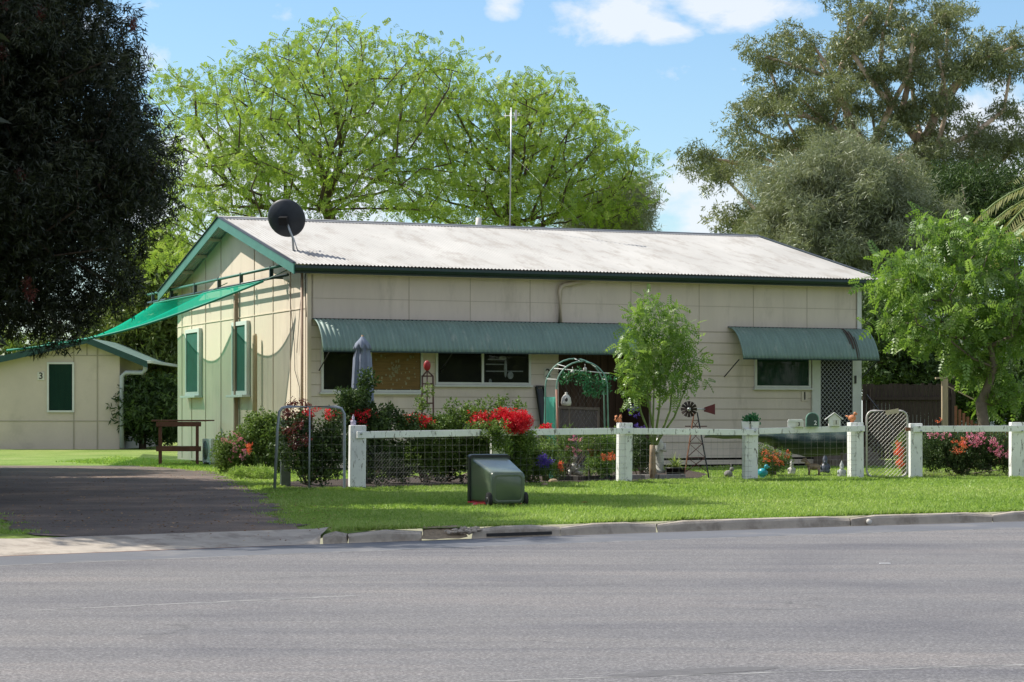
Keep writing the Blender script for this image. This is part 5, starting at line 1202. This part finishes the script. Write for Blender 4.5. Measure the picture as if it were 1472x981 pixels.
# low concrete garden edging rings
for i,(xa,xb_3,lab) in enumerate(((800,885,'dark low concrete edging in front of the cherub statue'),(905,985,'low grey concrete edging under the young tree and pot plant'))):
    a = G(xa,692-(i*2)); b = G(xb_3,691-i*2); t_ = thing('garden_edging', lab, 'edging', a); o = t_.location; mb = MB(); path = [a-o+(b-a)*t2+Vector((0,.15*math.sin(t2*9),0)) for t2 in [k_/10 for k_ in range(11)]]
    for p0,p1 in zip(path[:-1],path[1:]): mb.bar(p0+Vector((0,0,.05)),p1+Vector((0,0,.05)),.12,.10)
    mb.build('kerb_block', M_stonegrey if i else pm('dark_rock',(.07,.065,.06),.9,.3,8), t_, bevel=.012)
critter('cherub_statue','small white seated cherub statue on the garden edging left of the third post','statue',G(825,690)+Vector((0,.1,.08)),M_stone,1.0,'seated',-.1)
critter('garden_statue','pale standing child statue just right of the young tree trunk','statue',at_g(947,44.6)+Vector((0,0,.1)),M_stone,1.25,'standing')
critter('rabbit_statue','small white rabbit statue just left of the young tree trunk','statue',G(930,687)+Vector((0,.1,.05)),M_stone,.9,'rabbit',.2)
critter('lumpy_ornament','small grey stone rabbit ornament on the lawn left of the planter post','ornament',G(1047,687),M_stonegrey,.85,'rabbit',1.2)
critter('gnome_statue','small white garden gnome right of the red flowered bush','gnome',G(1138,683),M_stone,.75,'gnome')
critter('gnome_statue','grey and white garden gnome near the post left of the gate','gnome',G(1210,687),pm('gnome_grey',(.34,.36,.36),.6,.4,18),.80,'gnome')
critter('dog_statue','brown and white dog statue on the lawn below the letterboxes','statue',G(1170,684)+Vector((0,0,0)),pm('brown_white_glaze',(.30,.22,.15),.6,.5,9),.85,'dog',2.9)
critter('peacock_ornament','bright teal bird ornament at the foot of the planter post','ornament',G(1096,688),pm('teal_glaze',(.02,.28,.36),.3,.3,12),1.3,'bird',.9)
critter('gnome_statue','dark figure ornament with a pale face behind the dog statue','gnome',G(1186,681),pm('dark_glaze',(.06,.07,.10),.4,.6,14),1.0,'gnome')
# pale rounded rocks
for i,(x,y,s_,lab) in enumerate(((795,695,.10,'pale tan rock beside the dark garden edging'),(783,699,.07,'small flat tan rock on the grass edge'),(914,694,.07,'small dark rock at the foot of the third post'),(262,655,.16,'mossy rock under the timber table'),(280,662,.14,'dark rock beside the white air conditioner'))):
    t_ = thing('rock', lab, 'rock', G(x,y)); mb = MB(); random.seed(i); mb.ell((0,0,s_*.3),(s_,s_*.8,s_*.55),10,jit=.1); mb.build('rock', pm('tan_rock%d'%i,((.38,.28,.18),(.32,.24,.16),(.07,.05,.05),(.14,.13,.08),(.04,.035,.03))[i],.9,.2), t_)
# dark green tarp slung behind the rail over trestle
YT2 = 46.5; tz = lambda py: H+(HY-py)/F*YT2
tp_ = thing('tarpaulin', 'dark green tarpaulin sagging over a low trestle behind the letterboxes', 'tarpaulin', at_g(1150,YT2))
o = tp_.location; nx_,nz_ = 36,10; vs = []
lo = [(1012,630),(1050,631),(1085,633),(1110,642),(1135,652),(1160,657),(1190,656),(1215,654),(1226,648)]; hi = [(1012,624),(1085,620),(1226,618)]
for i in range(nx_+1):
    px_ = 1012+(1226-1012)*i/nx_; zl = tz(np.interp(px_,[a for a,b in lo],[b for a,b in lo])); zh = tz(np.interp(px_,[a for a,b in hi],[b for a,b in hi])); x = (px_-CX)/F*YT2-o.x
    for k_ in range(nz_+1):
        t = k_/nz_; vs.append((x,-.35*math.sin(math.pi*t)-.05*math.sin(i*1.1+t*3)+.25*(1-t),zl+(zh-zl)*t+.01*math.sin(i*.9)))
mb = MB(); m = nz_+1; mb.add(vs,[(i*m+k_,(i+1)*m+k_,(i+1)*m+k_+1,i*m+k_+1) for i in range(nx_) for k_ in range(nz_)],True); to = mb.build('cloth', M_tarp, tp_, fix=False)
mb = MB(); 
for x in (-.5,.9): mb.bar((x,.15,0),(x,.15,tz(622)),.05,.05)
mb.bar((-2.1,.15,tz(623)),(1.1,.15,tz(619)),.05,.05); mb.build('trestle', M_gtimber, tp_)

# ================================================================ RIGHT SIDE: PALING FENCE, POST, WHITE HOUSE, PALM
YP = 63.0
pf = thing('paling_fence', 'dark shaded timber paling fence beside the right end of the house', 'fence', (at_g(1240,YP)))
o = pf.location; x = 0; i = 0; mb = MB(); random.seed(12)
xe = at_g(1372,YP).x-o.x
while x < xe: w_ = .11; mb.box(x,x+w_-.008,0,.02,.03,2.15+random.uniform(-.03,.03)); x += w_
mb.build('palings', M_paling, pf)
mb = MB()
for z in (.5,1.7): mb.box(0,xe,-.06,-.001,z,z+.08)
for xx in (0.2,2.5): mb.box(xx,xx+.1,-.10,-.061,0,2.0)
mb.build('frame', M_paling, pf)
gp = thing('timber_gatepost', 'tall sunlit yellowish timber post at the end of the dark paling fence', 'post', at_g(1358,60))
mb = MB(); zg = H+(HY-545)/F*60; mb.box(-.08,.08,-.07,.07,0,zg); mb.build('post', M_pole, gp, bevel=.008)
mb = MB(); mb.bar((-.25,.0,zg+.02),(.25,0,zg+.05),.14,.05); mb.bar((.08,-.05,zg-.2),(.75,-.1,zg-.55),.10,.03); mb.build('cap_rail', M_pole, gp)
lt = thing('lattice_fence', 'low brown timber lattice fence under the leafy tree at right', 'fence', at_g(1374,56)); mb = MB()
for k_ in range(34):
    mb.bar((k_*.1,0,0.02),(k_*.1,0,.95 if k_>5 else 1.5-.09*k_),.07,.018,up=(0,1,0))
mb.build('palings', pm('red_brown_palings',(.26,.11,.06),.85,.3,3,stretch=(6,6,.5)), lt); mb = MB(); mb.box(-.1,3.4,-.05,-.012,.7,.76); mb.box(-.1,3.4,-.05,-.012,.2,.26); mb.build('rails', M_gtimber, lt)
YH = 92.0; hz = lambda py: H+(HY-py)/F*YH; wh = thing('white_house', 'white weatherboard house half hidden behind the leafy tree at right', 'house', at_g(1245,YH))
xe = at_g(1600,YH).x-wh.location.x
mb = MB(); mb.box(0,xe,0,8,0,hz(462)); mb.build('wall', pm('blue_white_boards',(.52,.57,.62),.6,.05,1), wh)
mb = MB(); 
for k_ in range(18): mb.box(0,xe,-.012,-.001,.3+k_*.22,.315+k_*.22)
mb.build('board_lines', pm('board_line',(.34,.38,.43),.7,.1), wh)
mb = MB(); zt3 = hz(462); mb.add([(-.6,-.6,zt3),(xe+.6,-.6,zt3),(xe+.6,4,zt3+1.3),(-.6,4,zt3+1.3),(xe+.6,8.6,zt3),(-.6,8.6,zt3)],[(0,1,2,3),(3,2,4,5)]); mb.build('roof', pm('pale_grey_roof',(.50,.52,.55),.5,.05,1), wh, fix=False)
for px_ in (1255,1345,1448):
    x = at_g(px_,YH).x-wh.location.x; mb = MB(); mb.box(x,x+1.0,-.02,-.014,hz(540),hz(488)); w_ = mb.build('window', pm('louvre_glass',(.10,.13,.16),.2,.2) if 'louvre_glass' not in MATS else MATS['louvre_glass'], wh); mb = MB()
    for k_ in range(7): z = hz(540)+(hz(488)-hz(540))*k_/6; mb.box(x-.05,x+1.05,-.06,-.022,z-.02,z+.02)
    mb.box(x-.07,x-.0,-.065,-.021,hz(541),hz(487)); mb.box(x+1.0,x+1.07,-.065,-.021,hz(541),hz(487)); mb.build('frame', M_white, w_)
# palm: trunk outside the frame at right, two fronds reach in
YPm = 62; pb_ = at_g(1600,YPm); pc = at(1600,280,YPm)
pal = thing('palm_tree', 'palm with pale arching fronds reaching in at the right edge', 'palm', pb_)
mb = MB(); mb.tube([(0,0,0),(0,0,3),(0,0,(pc-pb_).z)],[.28,.22,.2],12); mb.build('trunk', M_bark_grey, pal)
rng = np.random.default_rng(77); Q = []; ms_ = MB()
for k_ in range(16):
    a = math.pi+rng.normal()*.15 if k_ in (0,1) else rng.uniform(0,math.tau); el = (.30,.02)[k_] if k_ < 2 else rng.uniform(-.1,1.0); L = 4.6; p = np.array((pc-pb_)); d = np.array([math.cos(a)*math.cos(el),math.sin(a)*math.cos(el),math.sin(el)]); side = np.array([-math.sin(a),math.cos(a),0]); n = 26; path = [p.copy()]
    for i in range(n):
        p = p+d*L/n; d = d+np.array([0,0,-.055]); d /= np.linalg.norm(d); path.append(p.copy())
        for sg in (-1,1):
            for jj in range(2):
                pp_ = p+d*jj*L/n/2; l = .75*math.sin(math.pi*(i+2)/(n+3))**.6; dd = d*.55+side*sg*.75+np.array([0,0,-.25+rng.normal()*.1]); Q.append(leafq(pp_,dd,np.array([0,0,1])+side*.2,l,.05))
    ms_.tube([Vector(v) for v in path[::3]],.03,5)
ms_.build('frond_stems', M_bark_green, pal); Q = np.array(Q); quads_obj('fronds',Q,L_palm,pal,np.clip(rng.uniform(0,1,len(Q)),0,1))

# ================================================================ TREES
def g3(px, Y): return tuple(at_g(px,Y))
# leafy tree right of gate (multi-stemmed)
Yc = 50.0
tree('leafy_tree','bright green feathery-leaved tree with several crooked stems right of the wire gate','tree', g3(1418,Yc),
     [g3(1418,Yc), tuple(at(1414,610,Yc)), tuple(at(1410,580,Yc))],
     px_ells([(1335,390,55,50,0,1.2),(1390,365,50,45,.4,1.2),(1440,400,60,45,0,1.4),(1300,430,45,40,0,1.0),(1360,450,60,45,-.4,1.1),(1430,460,60,45,0,1.3),(1350,340,30,22,0,.8),(1310,480,40,26,-.2,.8),(1400,520,50,30,0,1.0),(1480,430,50,60,0,1.2),(1445,560,30,30,.5,.8)],Yc),
     105,.42,13,(.19,.19,.07),T_pin,.30,L_cedar,M_bark_grey,.13,seed=31,sub=(2,.26,.45),up=(0,0,-.2),upw=1.0,rmin=.008,expo=.55)
# spring green trees behind the house
Ya = 84.0
tree('spring_tree','broad spring-green tree with dark spreading limbs behind the left half of the house','tree', g3(470,Ya),
     [g3(470,Ya), tuple(at(478,420,Ya)), tuple(at(485,345,Ya))],
     px_ells([(440,170,175,110,0,5),(330,200,100,110,0,4),(560,150,110,95,0,4),(470,90,140,48,0,4),(300,300,70,90,0,3),(620,120,60,50,0,3),(400,270,150,60,-1,4),(560,260,100,60,-1,4),(260,130,35,40,0,2),(270,380,60,60,0,2.5),(230,250,30,60,0,2)],Ya),
     330,.92,9,(.42,.42,.15),T_pin,.33,L_spring,M_bark_dark,.30,seed=32,up=(0,0,-.15),upw=1.0,rmin=.012,expo=.5,shell=.5,tint_c=.45,sub=(3,.52,.36))
Yb = 88.0
tree('spring_tree','second spring-green tree spreading behind the antenna and the middle of the roof','tree', g3(745,Yb),
     [g3(745,Yb), tuple(at(742,400,Yb)), tuple(at(735,345,Yb))],
     px_ells([(740,190,110,70,0,4),(800,230,100,80,0,4),(680,210,80,80,0,3),(850,250,60,60,0,3),(760,280,130,45,-1,3),(650,290,70,45,0,3),(640,140,60,40,0,2),(885,245,44,44,0,2.5),(860,285,60,36,0,2.5),(780,140,50,32,0,2)],Yb),
     250,.90,9,(.42,.42,.15),T_pin,.33,L_spring,M_bark_dark,.27,seed=33,up=(0,0,-.15),upw=1.0,rmin=.012,expo=.5,shell=.5,tint_c=.45,sub=(3,.52,.36))
tree('olive_tree','dull olive-green tree at the right end of the spring-green trees','tree', g3(870,92),
     [g3(870,92), tuple(at(868,400,92)), tuple(at(865,350,92))],
     px_ells([(885,305,40,34,0,3),(850,315,50,26,0,2),(905,300,26,40,0,2)],92),80,.8,60,(.45,.45,.40),T_droop,.30,L_oak,M_bark_grey,.25,seed=34)
# gum tree
Yg = 96.0
gum = px_ells([(1200,60,45,42,0,2.5),(1270,40,55,45,0,3),(1340,30,40,36,0,2.5),(1390,90,50,35,0,2.5),(1440,90,30,28,0,2),(1140,140,50,40,0,3),(1200,150,60,45,0,3),(1110,90,22,20,0,1.5),(1270,130,55,50,0,3),(1340,140,50,45,0,3),(1080,215,32,28,0,2),(1150,220,50,36,0,3),(1050,240,40,34,0,2.5),(1020,215,24,20,0,1.5),(1075,310,26,26,0,2),(1230,230,60,40,0,3),(1380,220,60,50,0,3),(1430,230,42,50,0,3),(1340,260,60,50,-1,3),(1400,290,60,40,-1,3),(1460,280,30,40,0,2),(1320,80,50,40,0,3),(1300,310,60,40,0,3),(1225,10,40,22,0,2),(1430,160,30,26,0,2),(1100,180,30,26,0,2)],Yg)
tree('gum_tree','tall gum tree with pinkish-white limbs and clumped grey-green foliage at right','tree', g3(1300,Yg),
     [g3(1300,Yg), tuple(at(1296,400,Yg)), tuple(at(1290,300,Yg)), tuple(at(1280,245,Yg))],
     gum,115,1.55,30,(.36,.36,.26),T_gum,.28,L_gum,M_bark_gum,.62,seed=41,sub=(5,.62,.6),up=(0,0,-.9),upw=1.0,rmin=.035,expo=.50,shell=.5,bow=.03,wpath=.45,tint_c=.6)
Yo = 80.0
tree('casuarina_tree','soft grey-green fine-leaved tree in front of the gum behind the roof end','tree', g3(1210,Yo),
     [g3(1210,Yo), tuple(at(1208,480,Yo)), tuple(at(1205,400,Yo))],
     px_ells([(1170,290,60,50,0,3),(1240,280,60,55,0,3),(1200,250,40,30,0,2),(1130,320,30,40,0,2),(1290,320,36,50,0,2.5),(1210,350,80,50,0,3),(1270,390,60,50,0,3),(1150,370,50,40,0,3),(1250,450,50,60,0,2.5)],Yo),
     120,1.1,40,(.34,.34,.34),T_droop,.30,L_oak,M_bark_grey,.25,seed=42,sub=(5,.5,.8),up=(0,0,-.6),upw=1.0,rmin=.015,tint_c=.4)
tree('dark_gum','dark shaded bushy tree behind the leafy tree at the right edge','tree', g3(1470,86),
     [g3(1470,86), tuple(at(1460,420,86)), tuple(at(1450,350,86))],
     px_ells([(1380,290,50,40,0,2.5),(1440,310,50,60,0,3),(1400,350,50,40,0,3),(1330,340,34,40,0,2.5)],86),150,.75,60,(.5,.5,.5),T_gum,.28,L_dkgreen,M_bark_grey,.3,seed=43,up=(0,0,-.4))
# background greenery between the two houses and behind
tree('background_tree','leafy olive-green tree filling the gap between the two cream houses','tree', g3(225,92),
     [g3(225,92), tuple(at(222,520,92)), tuple(at(220,480,92))],
     px_ells([(215,470,55,50,0,3),(250,430,45,50,0,3),(190,520,50,40,0,3),(240,530,40,45,0,3),(215,580,50,20,0,2),(170,470,40,30,0,3),(235,380,40,40,0,3)],92),200,.7,34,(.5,.5,.45),T_clu,.34,L_bg,M_bark_dark,.25,seed=44)
def darkhedge(name,label,px_list,Y,seed,n=160,mat=L_dkgreen):
    return tree(name,label,'bush',g3(px_list[0][0],Y),[g3(px_list[0][0],Y),tuple(at(px_list[0][0],590,Y)),tuple(at(px_list[0][0],575,Y))],px_ells(px_list,Y),n,.5,34,(.35,.35,.35),T_clu,.28,mat,M_bark_dark,.15,seed=seed)
darkhedge('dark_bush','dark dense bush behind the paling fence right of the house',[(1290,520,60,45,0,2),(1340,545,50,40,0,2),(1260,470,30,50,0,2),(1390,560,60,36,0,2),(1450,560,50,36,0,2),(1500,540,40,50,0,2)],70,51,200)
darkhedge('shady_bush','dark shady bush low in the gap right of the neighbour house',[(205,585,32,38,0,1.5),(235,590,26,34,0,1.5)],84,52,70)
# understory of the spring trees just behind the roof left
# left dark bottlebrush
Yl = 36.0
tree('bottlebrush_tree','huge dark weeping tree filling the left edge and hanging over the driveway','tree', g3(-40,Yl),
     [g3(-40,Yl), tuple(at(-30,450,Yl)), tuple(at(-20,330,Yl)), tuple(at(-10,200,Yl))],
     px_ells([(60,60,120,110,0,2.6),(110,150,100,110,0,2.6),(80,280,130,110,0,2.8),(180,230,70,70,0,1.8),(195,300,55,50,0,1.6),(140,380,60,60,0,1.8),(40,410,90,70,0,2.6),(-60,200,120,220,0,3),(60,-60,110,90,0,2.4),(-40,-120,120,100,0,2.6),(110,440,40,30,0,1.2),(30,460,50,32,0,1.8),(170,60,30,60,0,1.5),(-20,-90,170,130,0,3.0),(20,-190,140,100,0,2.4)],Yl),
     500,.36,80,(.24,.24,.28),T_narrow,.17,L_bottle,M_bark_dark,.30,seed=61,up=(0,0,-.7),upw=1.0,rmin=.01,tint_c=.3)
rng = np.random.default_rng(62); bt = [o for o in bpy.data.objects if o.name.startswith('bottlebrush_tree')][0]
fl = np.array([tuple(at(x,y,Yl-2.4)-bt.location) for x,y in ((5,5),(3,75),(40,408),(44,424),(190,35),(60,20),(30,250))]); vs,ti = scatter(rng,fl,16,(.04,.04,.07),T_narrow,.09); tag(quads_obj('flowers',vs,L_dkred,bt,ti), kind='stuff')
# further dark trees beyond the left edge, whose shade crosses the driveway
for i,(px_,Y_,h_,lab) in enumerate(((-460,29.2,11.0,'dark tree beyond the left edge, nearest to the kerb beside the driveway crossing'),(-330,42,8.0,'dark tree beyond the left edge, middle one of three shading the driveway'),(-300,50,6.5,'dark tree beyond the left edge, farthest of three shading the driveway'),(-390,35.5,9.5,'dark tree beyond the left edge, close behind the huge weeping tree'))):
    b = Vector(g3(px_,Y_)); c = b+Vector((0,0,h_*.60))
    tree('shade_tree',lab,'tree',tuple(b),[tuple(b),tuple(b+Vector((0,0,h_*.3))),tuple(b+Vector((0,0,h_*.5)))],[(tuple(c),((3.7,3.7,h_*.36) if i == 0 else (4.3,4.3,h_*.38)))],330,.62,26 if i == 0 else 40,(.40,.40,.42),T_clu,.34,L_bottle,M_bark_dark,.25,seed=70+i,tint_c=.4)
# far wood along the horizon
rng = np.random.default_rng(90); C = []
for q_ in np.arange(0,math.tau,.012):
    R_ = 190 if math.sin(q_) > .2 else 190-118*min(1,(.2-math.sin(q_))/.5); x_ = R_*math.cos(q_); y_ = R_*math.sin(q_); a = x_+y_
    for k_ in range(6): C.append((x_+rng.normal()*2, y_+rng.normal()*3, rng.uniform(.3,8.0+2.5*math.sin(a*.11)+1.5*math.sin(a*.31))))
vs,ti = scatter(rng,np.array(C),26,(1.1,1.1,.9),T_clu,1.0); tag(quads_obj('far_wood',vs,L_bg,None,ti),'distant belt of trees along the horizon behind the houses','woodland',kind='stuff')
# wire fence behind (seen between the houses)
wf = thing('rear_fence', 'low grey rear fence glimpsed in the gap between the houses', 'fence', g3(120,78.5)); mb = MB(); xe = at_g(262,78.5).x-wf.location.x
YR=78.5
for k_ in range(int(xe/.13)): mb.box(k_*.13,k_*.13+.09,0,.02,0,1.05+random.uniform(-.03,.03))
mb.box(0,xe,.021,.06,.8,.87); mb.box(0,xe,.021,.06,.25,.32)
bpy.data.objects.remove(wf)
wf = thing('rear_fence', 'low grey rear fence glimpsed in the gap between the houses', 'fence', g3(150,105)); mb = MB(); xe = at_g(330,105).x-wf.location.x
for k_ in range(int(xe/.16)): mb.box(k_*.16,k_*.16+.12,0,.02,0,1.3+random.uniform(-.04,.04))
mb.box(0,xe,.021,.06,.95,1.02); mb.box(0,xe,.021,.06,.3,.37); mb.build('palings', M_gtimber, wf)
rng = np.random.default_rng(15); Y = 23.6*(50/23.6)**rng.uniform(0,1,2600); X = np.array([rng.uniform(interp(DR_L,y)-.4,interp(DR_R,y)+.9) for y in Y]); keep = Y > np.array([yk(x)+.3 for x in X]); X = X[keep]; Y = Y[keep]
R_ = rotmats(rng,len(X)); T1 = np.array([leafq((0,0,0),(1,0,0),(0,0,1),1,.4)]); sc_ = rng.uniform(.03,.07,len(X)); vs = np.einsum('nij,mkj->nmki',R_*np.array([1,1,.25])[None,:,None],T1)*sc_[:,None,None,None]+np.stack([X,Y,np.array([gz(x,y)+.03 for x,y in zip(X,Y)])],1)[:,None,None,:]
tag(quads_obj('leaf_litter', vs.reshape(-1,4,3), leafmat('dry_litter',(.10,.05,.025),(.26,.14,.07),(.48,.32,.18),.1,.02), None, rng.uniform(0,1,len(X))),'dry brown leaves scattered over the driveway and its grassy edge','leaf litter',kind='stuff')
# cigarette-butt sized litter on the lawn/road
for i,(x,y,lab) in enumerate(((1272,811,'thin white scrap of litter lying on the road at right'),)):
    p_ = GR(x,y); lt_ = thing('litter', lab, 'litter', p_+Vector((0,0,.004))); mb = MB(); mb.box(-.05,.05,-.02,.02,0,.004); mb.build('paper', M_numw, lt_)
sl_ = thing('fallen_leaf_litter','single dry orange leaf on the lawn right of the bin','leaf',G(840,727)+Vector((0,0,.045))); mb = MB(); mb.add([(-.05,0,0),(0,-.03,.01),(.06,0,.0),(0,.03,.012)],[(0,1,2,3)]); mb.build('leaf', pm('dry_leaf',(.45,.20,.08),.8,.2), sl_, fix=False)

# ================================================================ LIGHT, SKY, CAMERA
SUN = Vector((-.66,.24,.73)).normalized()
sd_ = bpy.data.lights.new('sun','SUN'); sd_.energy = 4.8; sd_.angle = math.radians(.5); sd_.color = (1.0,.94,.84)
so = bpy.data.objects.new('sun',sd_); COL.objects.link(so); so.rotation_euler = SUN.to_track_quat('Z','Y').to_euler(); so.location = (0,0,30)
wd = bpy.data.worlds.new('World'); S.world = wd; wd.use_nodes = True; t = NT(wd.node_tree); t.n.clear()
out = t.n.new('ShaderNodeOutputWorld'); bg = t.n.new('ShaderNodeBackground'); bg.inputs[1].default_value = .13; t.link(bg.outputs[0],out.inputs[0])
sky = t.n.new('ShaderNodeTexSky'); sky.sky_type = 'NISHITA'; sky.sun_disc = False; sky.sun_elevation = math.asin(SUN.z); sky.sun_rotation = math.atan2(SUN.x,SUN.y); sky.altitude = 600; sky.air_density = 1.3; sky.dust_density = .25; sky.ozone_density = 2.6
tc = t.n.new('ShaderNodeTexCoord'); sx = t.n.new('ShaderNodeSeparateXYZ'); t.link(tc.outputs['Generated'],sx.inputs[0])
ysafe = t.math('MAXIMUM', t.math('ABSOLUTE',sx.outputs[1]), .05); az = t.math('DIVIDE',sx.outputs[0],ysafe); el = t.math('DIVIDE',sx.outputs[2],ysafe)
nv_ = t.n.new('ShaderNodeCombineXYZ'); t.link(az,nv_.inputs[0]); t.link(t.math('MULTIPLY',el,1.7),nv_.inputs[1]); t.link(sx.outputs[1],nv_.inputs[2])
n1 = t.noise(nv_.outputs[0],22,9,.58,.3); msum = None
for (px_,py_,rx,ry,amp) in ((885,26,78,30,1.0),(1060,6,84,28,1.0),(728,6,22,26,.75),(1000,300,110,60,1.1),(1440,215,90,70,1.0),(400,270,230,85,.95),(620,240,150,70,.8),(1250,330,260,50,.9),(60,60,200,80,.3),(950,45,40,16,.9)):
    ca = (px_-CX)/F; ce = (HY-py_)/F
    dx = t.math('DIVIDE',t.math('SUBTRACT',az,ca),rx/F); dy = t.math('DIVIDE',t.math('SUBTRACT',el,ce),ry/F)
    d2 = t.math('ADD',t.math('MULTIPLY',dx,dx),t.math('MULTIPLY',dy,dy)); gq = t.math('MULTIPLY',t.math('SUBTRACT',1.0,t.math('MULTIPLY',d2,.55),clamp=False),amp); msum = gq if msum is None else t.math('MAXIMUM',msum,gq)
cm = t.math('ADD',t.math('MULTIPLY',t.math('MAXIMUM',msum,-.6),.42),t.math('MULTIPLY_ADD',n1,1.9,-1.02))
cl = t.ramp(cm,[(.02,0.0),(.34,1.0)])
front = t.math('GREATER_THAN',sx.outputs[1],0.0); cl = t.math('MULTIPLY',cl,t.math('MULTIPLY',front,.85))
skyc = t.mix(1.0, sky.outputs[0], (.66,.76,.86), 'MULTIPLY')
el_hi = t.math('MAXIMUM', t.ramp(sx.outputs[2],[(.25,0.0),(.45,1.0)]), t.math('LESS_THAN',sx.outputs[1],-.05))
n2c = t.noise(tc.outputs['Generated'],2.6,8,.6,.4); c2 = t.math('MULTIPLY', t.ramp(n2c,[(.42,0.0),(.56,1.0)]), el_hi)  # unseen bright clouds overhead and behind the camera, added to lift ambient light
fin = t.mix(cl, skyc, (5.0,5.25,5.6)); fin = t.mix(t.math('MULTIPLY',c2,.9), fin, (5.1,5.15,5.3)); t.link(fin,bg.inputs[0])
cam = bpy.data.cameras.new('camera'); co = bpy.data.objects.new('camera',cam); COL.objects.link(co); S.camera = co
co.location = (0,0,H); co.rotation_euler = (math.pi/2,0,0); cam.sensor_width = 36; cam.lens = 36*F/1472; cam.shift_y = (HY-490.5)/1472; cam.clip_end = 3000; cam.clip_start = .1
S.view_settings.view_transform = 'Standard'; S.view_settings.look = 'None'; S.view_settings.gamma = 1; S.view_settings.exposure = 0.5; S.view_settings.use_curve_mapping = False
S.render.resolution_x = 1024; S.render.resolution_y = 682
